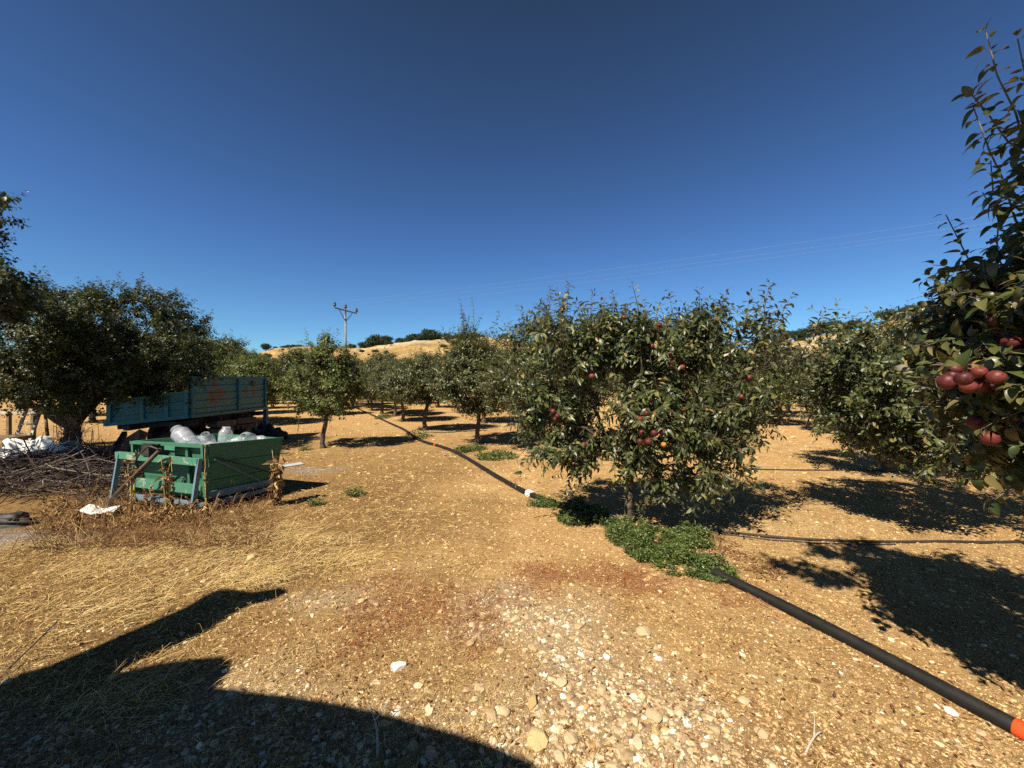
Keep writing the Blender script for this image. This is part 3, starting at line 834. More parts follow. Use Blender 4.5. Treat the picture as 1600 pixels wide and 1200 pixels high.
for i, (px, f, s) in enumerate(hx):
    az = math.atan((px - 800) / 600); r = float(np.interp(az, _ca, _cr)) * f
    x, y, z = r * math.sin(az), r * math.cos(az), float(hill_h(az, r))
    s = s * r / 250 * (1.45 if r > 200 else 1.25)
    lab, grp = (HL, "trees on the far left hill") if px < 1100 else (HR, "trees on the right hill crest")
    if px == 588: lab, grp = "largest dark tree on the slope just right of the utility pole", None
    if i < 2:
        root = empty('hill_tree', (x, y, z - .2), lab, 'tree', grp)
        gX[i][0].build('trunk', M['bark'], root, True); gX[i][1].build('crown', M['hill_leaf'], root)
        root.scale = (s, s, s); first.append(root)
    else:
        c = copy_tree(first[i % 2], (x, y), R.uniform(0, 6.28), (s * R.uniform(.9, 1.3), s, s * R.uniform(.75, 1)), lab, grp)
        c.location = (x, y, z - .2)

# yellow-green crop beyond the orchard on the far left
mb = MB(); n = 9000
x = R.uniform(-75, -24, n); y = R.uniform(38, 62, n); k = x / y < -.62; x, y = x[k], y[k]; n = len(x)
p = np.stack([x, y, R.uniform(0, .8, n)], -1)
add_leaves(mb, p, norm(np.stack([R.normal(0, .5, n), R.normal(0, .5, n), np.ones(n)], -1)), R.normal(size=(n, 3)), .5, .2, .3, .2, LEAF4)
tag(mb.build('crop_field', M['field_leaf']), "yellow green crop growing in the field beyond the left trees", 'crop', kind='stuff')


# ------------------------------------------------------------------ poles and wires
def cyl(a, b, r0, r1, S=10):
    return MB().tube([a, (np.asarray(a) + np.asarray(b)) / 2, b], [r0, (r0 + r1) / 2, r1], S)


pd = 41.0
pole = empty('utility_pole', (*W(540, 600, pd)[:2], 0), "grey utility pole with a crossarm and three dark insulators, standing behind the orchard", 'utility pole')
P0 = np.array(pole.location)
ztop = W(540, 484, pd)[2]
cyl((0, 0, -.3), (0, 0, ztop), .15, .09).build('pole_shaft', M['concrete'], pole, True)
armA = W(523, 480, pd - 1.2) - P0; armB = W(557, 487, pd + 1.2) - P0
zz = ztop - .12; armA[2] = zz + .10; armB[2] = zz - .05
MB().bar(armA + [0, .0, 0], armB, .12, .12).build('crossarm', M['concrete'], pole)
st = MB()
for e in (armA, armB):
    st.bar(np.array([0, 0, zz - 1.15]), e * np.array([.6, .6, 1]) + [0, 0, -.1], .06, .06)
st.build('brace', M['concrete'], pole)
ins = []
for q in (armA, np.array([0, 0, zz + .12]), armB):
    MB().lathe([(.001, .0), (.05, 0), (.05, .15), (.16, .18), (.16, .30), (.08, .34), (.13, .40), (.13, .48), (.05, .55), (.001, .55)], q + [0, 0, .03], S=12).build('insulator', M['porcelain'], pole, True)
    ins.append(P0 + q + [0, 0, .55])
ends = [W(1600, 325, 17), W(1600, 338, 18.2), W(1600, 345, 19.4)]
for a, e, lb in zip(ins, ends, ("topmost of the three thin wires rising from the utility pole to the right", "middle one of the three thin wires from the utility pole", "lowest of the three thin wires from the utility pole")):
    d = e - a; b = a + d * 1.9
    t = np.linspace(0, 1, 40)[:, None]
    P = a + (b - a) * t; P[:, 2] -= (4 * .9 * t * (1 - t))[:, 0]; P[:, 2] += t[:, 0] * .9 * 1.9 * .9
    tag(MB().tube(P, .0045, 5).build('overhead_wire', M['wire']), lb, 'wire')
for px, yb, yt, d, lb in ((1272, 540, 508, 120, "white utility pole on the right hill crest beside dark trees"), (1530, 500, 440, 100, "white utility pole further right on the hill, showing above the near leaves")):
    b = W(px, yb, d); t = W(px, yt, d)
    az = math.atan2(b[0], b[1]); hz = float(hill_h(az, math.hypot(b[0], b[1])))
    r_ = empty('utility_pole', (b[0], b[1], min(hz, b[2]) - .3), lb, 'utility pole')
    q = t - np.array(r_.location)
    cyl((0, 0, 0), (0, 0, q[2]), .20, .15).build('pole_shaft', M['white_pole'], r_, True)
    MB().bar((-1.0, 0, q[2] - .35), (1.0, 0, q[2] - .35), .14, .14).build('crossarm', M['white_pole'], r_)
a = W(1272, 511, 120); b = W(1530, 443, 100); P = np.array([a + (b - a) * t + np.array([0, 0, -4 * .8 * t * (1 - t)]) for t in np.linspace(-1, 1.6, 50)])
P[:, 2] = np.where(np.linspace(-1, 1.6, 50) < 0, a[2] - np.linspace(-1, 1.6, 50) * -2.5, P[:, 2])
tag(MB().tube(P, .016, 4).build('overhead_wire', M['wire']), "faint wire running between the white poles over the right hill", 'wire')

# house on the right hill
az = math.atan((1400 - 800) / 600); r = 143
hp = np.array([r * math.sin(az), r * math.cos(az)]); hz = W(1400, 500, hp[1])[2]
hs = empty('hill_house', (hp[0], hp[1], hz - 2.2), "small house with a reddish tiled roof on the right hill crest", 'house')
hs.scale = (.7, .7, .7); MB().box((0, 0, 2), (5, 4, 4)).build('wall', M['wall'], hs)
rf = MB(); rf.add([(-2.8, -2.3, 4), (2.8, -2.3, 4), (2.8, 2.3, 4), (-2.8, 2.3, 4), (-2.2, 0, 5.3), (2.2, 0, 5.3)], [np.array([[0, 1, 5, 4], [2, 3, 4, 5], [3, 2, 1, 0]]), np.array([[1, 2, 5], [3, 0, 4]])])
rf.build('roof', M['tiles'], hs)
MB().box((-1.2, -2.01, 2.4), (1.0, .06, 1.1)).build('window', M['dark_steel'], hs)


# ------------------------------------------------------------------ green farm trailer
def lerp(a, b, t): return a + (b - a) * t


TG = np.array([-4.24, 5.4, 0])
Nn = W(326, 695, 4.90); Ff = W(214, 690, 5.20); Rr_ = W(442, 686, 5.80); Qq = Ff + Rr_ - Nn; Qq[2] = .85
cen = (Nn + Rr_ + Qq + Ff) / 4
top = [Nn, Rr_, Qq, Ff]
bot = [np.array([lerp(c[0], cen[0], .12), lerp(c[1], cen[1], .12), .17]) for c in top]
gt = empty('farm_trailer', TG, "small green metal farm trailer full of clear plastic jars, grown over with dry weeds", 'trailer')


def panel(i, j, thick=.02, planks=3):
    """planked side between corner i and j, inset shadow gaps between planks"""
    m_ = MB()
    for k in range(planks):
        t0, t1 = k / planks, (k + 1) / planks
        g0, g1 = (0 if k == 0 else .006), (0 if k == planks - 1 else .006)
        a0, a1 = lerp(bot[i], top[i], t0 + g0), lerp(bot[i], top[i], t1 - g1)
        b0, b1 = lerp(bot[j], top[j], t0 + g0), lerp(bot[j], top[j], t1 - g1)
        n_ = norm(np.cross(b0 - a0, a1 - a0)) * thick
        v = [a0, b0, b1, a1, a0 - n_, b0 - n_, b1 - n_, a1 - n_]
        m_.add(v, [np.array([[0, 1, 2, 3], [7, 6, 5, 4], [0, 4, 5, 1], [1, 5, 6, 2], [2, 6, 7, 3], [3, 7, 4, 0]])])
        if k:
            c0, c1 = lerp(bot[i], top[i], t0 - .012), lerp(bot[i], top[i], t0 + .012)
            d0, d1 = lerp(bot[j], top[j], t0 - .012), lerp(bot[j], top[j], t0 + .012)
            m_.add([c0 - n_ * 1.1, d0 - n_ * 1.1, d1 - n_ * 1.1, c1 - n_ * 1.1], [np.array([[0, 1, 2, 3]])])
    return m_


def tl(mb_): mb_.v = [a - TG for a in mb_.v]; return mb_


for (i, j), nm in (((0, 1), 'side_panel'), ((2, 1), 'rear_panel'), ((3, 2), 'side_panel'), ((3, 0), 'front_panel')):
    tl(panel(i, j, .018 if nm != 'rear_panel' else -.018)).build(nm, M['green'], gt)
fl = MB().add(bot, [np.array([[0, 1, 2, 3]])]); tl(fl).build('floor_plate', M['green'], gt)
u = norm((Nn - Ff) * [1, 1, 0]); nf = np.array([u[1], -u[0], 0])          # front outward normal, towards the camera
us = norm((Rr_ - Nn) * [1, 1, 0]); ns = np.array([us[1], -us[0], 0])
L_f = np.linalg.norm((Nn - Ff)[:2]); L_s = np.linalg.norm((Rr_ - Nn)[:2])
FP = lambda s, z, o=0: Ff * [1, 1, 0] + u * s * L_f + np.array([0, 0, z]) + nf * o       # s along the front 0..1
SP = lambda s, z, o=0: Nn * [1, 1, 0] + us * s * L_s + np.array([0, 0, z]) + ns * o
rim = MB()
rim.bar(FP(-.01, .868, .035), FP(1.0, .862, .035), .08, .035); rim.bar(SP(.0, .872, .004), SP(1.0, .832, .004), .03, .03)
rim.bar(Rr_ + [0, 0, .0], Qq, .03, .03); rim.bar(Qq, Ff, .03, .03)
tl(rim).build('rim', M['green'], gt)
for s, z0, z1, w in ((.02, .20, .85, .035), (.985, .20, .85, .035)):
    tl(MB().bar(FP(s, z0, .015), FP(s, z1, .045), w, .06, nf)).build('post', M['green'], gt)
for s, z0, z1 in ((.40, .28, .85), (.74, .28, .85)):
    tl(MB().bar(FP(s, z0, -.02), FP(s, z1, .02), .035, .035, nf)).build('post', M['green'], gt)
tl(MB().bar(FP(-.14, .705, .115), FP(.99, .675, .115), .05, .085)).build('front_rail', M['green_worn'], gt)
tl(MB().bar(FP(.02, .33, .03), FP(.95, .30, .03), .03, .12)).build('lower_board', M['green_worn'], gt)
tl(MB().bar(FP(-.02, .15, .05), FP(1.0, .12, .05), .05, .05)).build('frame_rail', M['steel_blue'], gt)
tl(MB().bar(FP(.50, .825, .082), FP(.64, .822, .082), .01, .05)).build('name_plate', M['green_worn'], gt)
for s in (-.11, 1.0):
    lg = MB(); a = FP(s, .72, .12); b = FP(s - .02, .04, .20)
    lg.bar(a, b, .05, .012, nf); lg.bar(a + u * .024, b + u * .024, .012, .05, nf)
    lg.bar(b, b + nf * .16 - u * .10 + [0, 0, -.035], .035, .014)
    tl(lg).build('leg', M['steel_blue'], gt)
br_ = MB(); br_.bar(SP(.05, .68, .03), SP(.68, .24, .03), .012, .035, ns); tl(br_).build('brace', M['steel_blue'], gt)
br_ = MB(); br_.tube([SP(.08, .70, .02), SP(.5, .50, .022), SP(.97, .27, .02)], .007, 6); tl(br_).build('brace', M['dark_steel'], gt)
sr = MB(); sr.bar(SP(.02, .115, .02), SP(1.0, .13, .02), .04, .05); sr.bar(SP(.0, .22, -.045), SP(.98, .20, -.05), .03, .09); tl(sr).build('frame_rail', M['steel_blue'], gt)
for s in (.33, .85):
    pass
wh = MB()
for q in (lerp(bot[0], bot[1], .62), lerp(bot[3], bot[2], .62)):
    q = q * [1, 1, 0] + [0, 0, .19] - ns * .16
    wm = MB().lathe([(.06, -.05), (.15, -.055), (.19, -.03), (.19, .03), (.15, .055), (.06, .05)], q, ns, 22); tl(wm).build('wheel', M['rubber'], gt, True)
bk = MB(); bk.box(FP(.32, .79, .11), (.13, .10, .13), (u, nf, (0, 0, 1))); bk.box(FP(.32, .79, .11) + u * .09, (.012, .14, .16), (u, nf, (0, 0, 1))); bk.bar(FP(.2, .865, .08), FP(.43, .865, .08), .05, .012)
tl(bk).build('hitch_bracket', M['dark_steel'], gt)
pa = W(251, 702, 4.78); pb = W(162, 800, 4.87); pb[2] = .09
db = MB(); db.tube([pa, lerp(pa, pb, .5), pb], .024, 12); dbo = tl(db).build('drawbar', M['rust'], gt, True)
ey = MB(); dd = norm(pb - pa); c = pb + dd * .035; an = np.linspace(0, 2 * math.pi, 17)
e1 = norm(dd); e2 = norm(np.cross(dd, [0, -1, .3]))
ey.tube([c + .038 * (np.cos(t) * e1 + np.sin(t) * e2) for t in an], .012, 8); tl(ey).build('drawbar_eye', M['dark_steel'], gt, True)
hs_ = MB(); hpts = [pa + [.0, -.02, .0], pa + [-.12, -.03, .05], W(215, 712, 4.82), W(207, 738, 4.85), W(206, 765, 4.95), W(215, 785, 5.0)]
tt = np.linspace(0, len(hpts) - 1, 30); hpts = np.array(hpts); hq = np.stack([np.interp(tt, range(len(hpts)), hpts[:, k]) for k in range(3)], -1)
hq[1:-1] = (hq[:-2] + hq[1:-1] + hq[2:]) / 3; hs_.tube(hq, .011, 8); tl(hs_).build('hydraulic_hose', M['hose'], gt, True)

# contents: sack and clear jars
sk = MB(); nx = 22
ss, tt_ = np.meshgrid(np.linspace(.04, .96, nx), np.linspace(.04, .96, nx))
P = (lerp(Ff, Nn, ss.ravel()[:, None]) * (1 - tt_.ravel()[:, None]) + lerp(Qq, Rr_, ss.ravel()[:, None]) * tt_.ravel()[:, None])
Pz = .72 + .10 * (vnoise(P[:, 0], P[:, 1], .22) - .4) + .05 * (ss.ravel() > .6)
P[:, 2] = Pz; idx = np.arange(nx * nx).reshape(nx, nx)
top_q = np.stack([idx[:-1, :-1], idx[:-1, 1:], idx[1:, 1:], idx[1:, :-1]], -1).reshape(-1, 4)
Pb = P.copy(); Pb[:, 2] -= .07; Pb[:, :2] = lerp(Pb[:, :2], cen[:2], .04)
edge = list(idx[0, :]) + list(idx[1:, -1]) + list(idx[-1, -2::-1]) + list(idx[-2:0:-1, 0])
side = np.array([[edge[k], edge[(k + 1) % len(edge)], edge[(k + 1) % len(edge)] + nx * nx, edge[k] + nx * nx] for k in range(len(edge))])
sk.add(np.concatenate([P, Pb]), [top_q, top_q[:, ::-1] + nx * nx, side[:, ::-1]])
tag(sk.build('plastic_sack', M['white'], smooth=True), "crumpled white plastic sacking filling the green trailer below the jars", 'sack')
JP = [(.001, 0), (.055, .002), (.075, .02), (.078, .05), (.074, .06), (.079, .07), (.079, .12), (.075, .13), (.079, .14), (.078, .19), (.055, .225), (.045, .235), (.045, .262), (.041, .262), (.041, .235), (.050, .222), (.073, .188), (.073, .02), (.001, .008)]
jl = [((288, 684, 5.3), (-.75, .25, .55), 1.45, "large clear plastic jar lying tilted at the left end of the green trailer"),
      ((326, 690, 5.25), (.1, -.55, .75), 1.0, "upright round clear jar second from the left in the trailer"),
      ((352, 688, 5.45), (.06, .1, 1), 1.05, "ribbed clear jar standing upright in the middle of the trailer"),
      ((388, 684, 5.65), (.1, -.85, .25), 1.0, "clear jar lying with its round mouth to the viewer at the right of the trailer"),
      ((305, 690, 5.55), (.8, .3, .1), 1.0, "half buried clear jar between the tilted large one and its neighbour"),
      ((369, 690, 5.5), (.9, .2, .15), .9, "clear jar lying flat right of the ribbed upright one"),
      ((405, 688, 5.75), (.8, -.2, .1), .9, "last clear jar lying by the right rim of the trailer")]
for (px, py, d), ax, s, lb in jl:
    c = W(px, py, d); ax = norm(np.array(ax, float))
    c = c - ax * .12 * s; c[2] = max(c[2], .77)
    j = empty('plastic_jar', c, lb, 'jar', "clear plastic jars in the green trailer")
    MB().lathe(np.array(JP) * s, (0, 0, 0), ax, 26).build('jar_body', M['plastic'], j, True)
    MB().lathe(np.array([(.046, .24), (.050, .241), (.050, .256), (.046, .257)]) * s, (0, 0, 0), ax, 26).build('jar_rim', M['plastic'], j, True)

# ------------------------------------------------------------------ blue trailer
K_ = W(296, 651, 8.5); Mm = W(414, 638, 11.63); J_ = W(168, 664, 8.05)
K_[2] = .93; Mm[2] = .93; BT = np.array([(K_[0] + Mm[0]) / 2 - .8, (K_[1] + Mm[1]) / 2, 0])
H_ = Mm + (J_ - K_); H_[2] = .85
bt = empty('tipping_trailer', BT, "turquoise tipping trailer with a rusty tall side panel, standing under the big dark tree", 'trailer')


def bl(mb_): mb_.v = [a - BT for a in mb_.v]; return mb_


def planked(a, b, z0a, z1a, z0b, z1b, out, n_planks, posts, frame=.06):
    """ribbed metal side between ground points a, b; returns (skin, frame)"""
    sk_, fr = MB(), MB()
    for k in range(n_planks):
        t0, t1 = k / n_planks, (k + 1) / n_planks
        p = [np.array([*a[:2], lerp(z0a, z1a, t0)]), np.array([*b[:2], lerp(z0b, z1b, t0)]), np.array([*b[:2], lerp(z0b, z1b, t1)]), np.array([*a[:2], lerp(z0a, z1a, t1)])]
        q = [p[0] + out * .004, p[1] + out * .004, lerp(p[1], p[2], .88) + out * .022, lerp(p[0], p[3], .88) + out * .022]
        v = q + [p[2] + out * .0, p[3] + out * .0] + [p[0] - out * .02, p[1] - out * .02, p[2] - out * .02, p[3] - out * .02]
        sk_.add(v, [np.array([[0, 1, 2, 3], [3, 2, 4, 5], [9, 8, 7, 6]])])
    pt = lambda s, t, o: np.array([*lerp(a[:2], b[:2], s), lerp(lerp(z0a, z1a, t), lerp(z0b, z1b, t), s)]) + out * o
    for s in posts:
        fr.bar(pt(s, -.02, .035), pt(s, 1.01, .035), .07, .045, out)
    fr.bar(pt(-.005, 1.0, .02), pt(1.005, 1.0, .02), .08, .045)
    fr.bar(pt(-.005, 0, .03), pt(1.005, 0, .03), .08, .07)
    return sk_, fr


uB = norm((Mm - K_) * [1, 1, 0]); oB = np.array([uB[1], -uB[0], 0])
uF = norm((K_ - J_) * [1, 1, 0]); oF = np.array([uF[1], -uF[0], 0])
a_, b_ = planked(K_, Mm, .93, 1.80, .92, 1.84, oB, 5, (.015, .56, .985))
rm = M['turq'].copy(); nt = rm.node_tree; b = nt.nodes["Principled BSDF"]; v = objvec(nt); old = b.inputs["Base Color"].links[0].from_socket; acc = None
for s, z, rad in ((.26, 1.66, .20), (.24, 1.36, .36), (.34, 1.42, .30), (.68, 1.50, .22), (.80, 1.42, .2)):
    p = lerp(K_, Mm, s) * [1, 1, 0] + [0, 0, z] - BT
    ds = nd(nt, "ShaderNodeVectorMath", operation='DISTANCE'); nt.links.new(v, ds.inputs[0]); ds.inputs[1].default_value = tuple(p)
    k_ = math_(nt, 'SUBTRACT', 1, math_(nt, 'DIVIDE', ds.outputs["Value"], rad), True)
    acc = k_ if acc is None else math_(nt, 'MAXIMUM', acc, k_)
mpn = nd(nt, "ShaderNodeMapping"); mpn.inputs["Scale"].default_value = (.6, .6, 2.2); nt.links.new(v, mpn.inputs[0])
k_ = math_(nt, 'ADD', math_(nt, 'MULTIPLY', acc, .42), math_(nt, 'MULTIPLY', noise(nt, 7, 8, .8, mpn.outputs[0]), 1.1))
nt.links.new(mixc(nt, ramp(nt, k_, [(.70, (0, 0, 0)), (.80, (.9, .9, .9))]), old, mixc(nt, noise(nt, 20, 5, .7, v), (.08, .035, .02), (.24, .11, .045))), b.inputs["Base Color"])
sp = bl(a_).build('side_panel', rm, bt); tag(sp, "tall ribbed turquoise panel with brown rust patches")
bl(b_).build('side_frame', M['turq_dark'], bt)
a_, b_ = planked(J_, K_, .80, 1.27, .93, 1.48, oF, 3, (.03, .42, .72, .97))
bl(a_).build('front_panel', M['turq'], bt); bl(b_).build('front_frame', M['turq_dark'], bt)
a_, b_ = planked(H_, J_, .85, 1.4, .80, 1.27, -oB, 3, (.03, .5, .97)); bl(a_).build('side_panel', M['turq'], bt); bl(b_).build('side_frame', M['turq_dark'], bt)
a_, b_ = planked(Mm, H_, .92, 1.84, .85, 1.4, -oF, 4, (.03, .97)); bl(a_).build('rear_panel', M['turq'], bt)
bd = MB().add([np.array([*J_[:2], .82]), np.array([*K_[:2], .95]), np.array([*Mm[:2], .95]), np.array([*H_[:2], .87])], [np.array([[0, 1, 2, 3]])]); bl(bd).build('bed', M['turq_dark'], bt)
ch = MB()
for f in (.22, .78):
    ch.bar(lerp(J_, K_, f) * [1, 1, 0] + [0, 0, .74], lerp(H_, Mm, f) * [1, 1, 0] + [0, 0, .78], .12, .16)
for f in (.08, .35, .65, .95):
    a = lerp(K_, Mm, f); b = lerp(J_, H_, f); ch.bar(a * [1, 1, 0] + [0, 0, .78], b * [1, 1, 0] + [0, 0, .72], .08, .10)
bl(ch).build('chassis', M['dark_steel'], bt)
# patch of rust and lamp block, drawn as thin plates on the tall panel
pl = MB(); p = lerp(K_, Mm, .78); pl.box(np.array([p[0], p[1], 1.66]) + oB * .04, (.14, .02, .14), (uB, oB, (0, 0, 1))); bl(pl).build('reflector_plate', M['rustboard'], bt)
lgp = MB().bar(Mm * [1, 1, 0] + [0, 0, .02] + oB * .02, Mm * [1, 1, 0] + [0, 0, .95] + oB * .02, .10, .10); bl(lgp).build('corner_post', M['turq_dark'], bt)
for f in (.42, .74):
    for b0, sg in ((K_, -1), (J_, 1)):
        q = lerp(K_, Mm, f) if sg < 0 else lerp(J_, H_, f)
        q = q * [1, 1, 0] + [0, 0, .40] + oB * (.12 * sg)
        w_ = bl(MB().lathe([(.20, -.09), (.34, -.10), (.40, -.07), (.40, .07), (.34, .10), (.20, .09)], q, oB, 28)).build('wheel', M['rubber'], bt, True)
        bl(MB().lathe([(.001, -.04), (.12, -.05), (.20, -.085), (.215, -.085), (.215, .085), (.20, .085), (.12, .05), (.001, .04)], q, oB, 24)).build('wheel_rim', M['rustboard'], w_, True)
ax_ = MB()
for f in (.42, .74): ax_.tube([lerp(K_, Mm, f) * [1, 1, 0] + [0, 0, .4] - oB * .2, lerp((K_ + Mm) / 2, (J_ + H_) / 2, .5) * 0 + lerp(J_, H_, f) * [1, 1, 0] + [0, 0, .4] + oB * .2], .05, 8)
bl(ax_).build('axle', M['dark_steel'], bt)
yk = MB(); c = lerp(J_, K_, .5) * [1, 1, 0]; tip = c + oF * 1.3 + [0, 0, .25]
yk.bar(lerp(J_, K_, .2) * [1, 1, 0] + [0, 0, .6], tip, .08, .10); yk.bar(lerp(J_, K_, .8) * [1, 1, 0] + [0, 0, .6], tip, .08, .10); bl(yk).build('tow_bar', M['dark_steel'], bt)

# boards stacked under the trailer side, black film heap
for px0, px1, py, d, lb in ((332, 362, 661, 9.4, "grey board lying under the blue trailer, left of the other one"), (365, 395, 656, 10.4, "grey board under the right end of the blue trailer")):
    a = W(px0, py + 2, d); b = W(px1, py - 1, d + .5)
    mb_ = MB(); mb_.bar(a, b, .3, .15); mb_.bar(a - [0, 0, .17], b - [.05, 0, .17], .26, .12)
    mb_.bar((a + b) / 2 * [1, 1, 0] + [0, 0, .0], (a + b) / 2 - [0, 0, .2], .2, .3)
    tag(mb_.build('board_stack', M['wood'], off=(*((a + b) / 2)[:2], 0)), lb, 'boards')


def lump(name, c, size, matl, seed, label, cat, amp=.3, sc=.25, rz=0):
    """crumpled closed heap"""
    n, m_ = 40, 22; th = np.linspace(0, 2 * math.pi, n, endpoint=False); ph = np.linspace(-.35, math.pi / 2, m_)
    TH, PH = np.meshgrid(th, ph); x = np.cos(TH) * np.cos(PH); y = np.sin(TH) * np.cos(PH); z = np.sin(PH)
    k = 1 + amp * (vnoise(x * 1.0 + seed, y + z * 1.3, sc) - .5) * 2 + amp * .5 * (vnoise(x + seed + 9, y - z, sc * .4) - .5)
    v = np.stack([x * k * size[0], y * k * size[1], z * k * size[2]], -1)
    ca, sa = math.cos(rz), math.sin(rz); v = v @ np.array([[ca, sa, 0], [-sa, ca, 0], [0, 0, 1]])
    idx = np.arange(n * m_).reshape(m_, n); a = idx[:-1]; b = np.roll(a, -1, 1); cc = idx[1:]; d = np.roll(cc, -1, 1)
    o = MB().add(v.reshape(-1, 3), [np.stack([a, b, d, cc], -1).reshape(-1, 4)]).build(name, matl, smooth=True)
    o.location = (c[0], c[1], float(gh(c[0], c[1])) + (c[2] if len(c) > 2 else 0))
    return tag(o, label, cat)


g = G(402, 688); lump('plastic_film', (g[0], g[1] + .3), (.62, .32, .42), M['blackfilm'], 3, "heap of black plastic film on the ground at the right end of the blue trailer", 'film', .35)
lump('white_tarpaulin', (-9.5, 7.7), (.72, .4, .50), M['white'], 8, "crumpled white tarpaulin lying behind the dark brush heap", 'tarpaulin', .5, .3)
lump('pale_rubble', (-9.9, 7.35), (.35, .3, .42), M['stone_w'], 12, "pale lump of rubble beside the white tarpaulin at the left edge", 'rubble', .5, .2)
g = G(22, 822); lump('burnt_log', (g[0] - .3, g[1]), (.55, .16, .13), M['dark_steel'], 16, "dark charred log at the left edge in front of the brush heap", 'log', .3, .3, .15)

# bark slab / rusty boards leaning left of the green trailer
def slab(name, pts, th, matl, label, cat):
    P = np.array(pts, float); n_ = norm(np.cross(P[1] - P[0], P[2] - P[0])) * th; k = len(P)
    m_ = MB().add(np.concatenate([P, P + n_]), [np.arange(k)[None], (np.arange(k)[::-1] + k)[None], np.array([[i, i + k, (i + 1) % k + k, (i + 1) % k] for i in range(k)])])
    c = P.mean(0) * [1, 1, 0]
    return tag(m_.build(name, matl, off=c), label, cat)


slab('bark_slab', [W(176, 735, 7.0), W(206, 738, 6.9), W(222, 690, 7.2), W(232, 676, 7.5), W(222, 672, 7.5), W(200, 686, 7.4)], .05, M['rustboard'], "rust-brown ragged slab leaning under the blue trailer, left of the green one", 'slab')
slab('weathered_board', [W(66, 728, 7.4), W(92, 735, 7.2), W(125, 728, 7.4), W(118, 690, 7.7), W(90, 700, 7.6), W(64, 712, 7.6)], .04, M['wood'], "dark weathered wooden panel leaning over the brush heap below the trunk", 'panel')
slab('wooden_plank', [W(64, 712, 7.0), W(69, 711, 7.0), W(88, 735, 6.7), W(83, 737, 6.7)], .04, M['wood'], "short brown plank sticking out of the brush between tarpaulin and panel", 'plank')
slab('wooden_plank', [W(38, 708, 7.2), W(44, 707, 7.2), W(58, 733, 6.9), W(51, 734, 6.9)], .04, M['wood'], "grey plank end poking up beside the white tarpaulin", 'plank')
pts = [G(124, 808), G(140, 801), G(162, 802), G(188, 803), G(176, 810), G(160, 815), G(142, 814)]
slab('white_sheet', [(*p, float(gh(*p)) + .09 + .03 * (k % 2)) for k, p in enumerate(pts)], .012, M['white'], "flat white torn sheet lying under the drawbar eye", 'sheet')
pts = [G(944, 803), G(960, 801), G(977, 810), G(972, 815), G(956, 812)]
slab('pale_flat_stone', [(*p, float(gh(*p)) + .02) for p in pts], .03, M['stone'], "pale flat slab in the shade at the foot of the large apple tree", 'slab')
slab('grey_plastic_strip', [(*p, float(gh(*p)) + .03) for p in (G(440, 728), G(470, 724), G(474, 727), G(442, 732))], .012, M['ash'], "thin grey strip lying on the ground behind the green trailer", 'strip')

# ladder
ld = empty('ladder', (*W(30, 690, 9.0)[:2], 0), "pale wooden ladder leaning into the big dark tree at the left", 'ladder')
LO = np.array(ld.location)
lp = [(W(16, 700, 8.7), W(56, 600, 9.3)), (W(41, 700, 8.7), W(77, 600, 9.3))]
for a, b in lp:
    a = a.copy(); a[2] = max(.0, a[2] - .1); MB().bar(a - LO, b - LO, .045, .05).build('rail', M['pale_wood'], ld)
for k in range(7):
    f = (k + .5) / 7; a = lerp(*lp[0], f) - LO; b = lerp(*lp[1], f) - LO
    MB().bar(a, b, .04, .03).build('rung', M['pale_wood'], ld)
bn = empty('workbench', (*W(0, 690, 8.0)[:2], 0), "dark rough bench with plank top at the left edge in front of the ladder", 'bench')
BO = np.array(bn.location)
MB().bar(W(-60, 684, 8.0) - BO, W(34, 684, 8.0) - BO, .45, .06).build('bench_top', M['wood'], bn)
for px in (-50, 24):
    for dy in (-.15, .15):
        a = W(px, 686, 8.0) - BO + [0, dy, 0]; MB().bar(a, a * [1, 1, 0], .07, .07).build('leg', M['dark_steel'], bn)
rl = empty('wooden_rail', (*W(20, 643, 10.2)[:2], 0), "grey horizontal rail on posts behind the ladder at the left", 'rail')
RO = np.array(rl.location)
MB().bar(W(-80, 645, 10.2) - RO, W(58, 643, 10.2) - RO, .06, .10).build('rail_board', M['pale_wood'], rl)
for px in (-70, 14, 52):
    a = W(px, 644, 10.25) - RO; MB().bar(a, a * [1, 1, 0], .07, .07).build('post', M['wood'], rl)
tag(cyl(W(70, 640, 9.4), [*W(77, 640, 9.4)[:2], 0], .03, .035, 7).build('wooden_stake', M['wood'], smooth=True), "thin leaning stake between the ladder and the big tree trunk", 'stake')


# ------------------------------------------------------------------ brush heap and dry plants
def sticks(n, pos, L, rad, bendk, tilt, seed, K=6):
    rg = np.random.default_rng(seed)
    d = norm(np.stack([rg.normal(size=n), rg.normal(size=n), rg.normal(size=n) * tilt], -1))
    b = norm(rg.normal(size=(n, 3))) * bendk
    t = np.linspace(-.5, .5, K)[None, :, None]
    P = pos[:, None, :] + d[:, None, :] * L[:, None, None] * t + b[:, None, :] * L[:, None, None] * t * t * 2
    P = P + rg.normal(0, .008, P.shape)
    r = rad[:, None] * np.linspace(1, .45, K)[None]
    return P, r


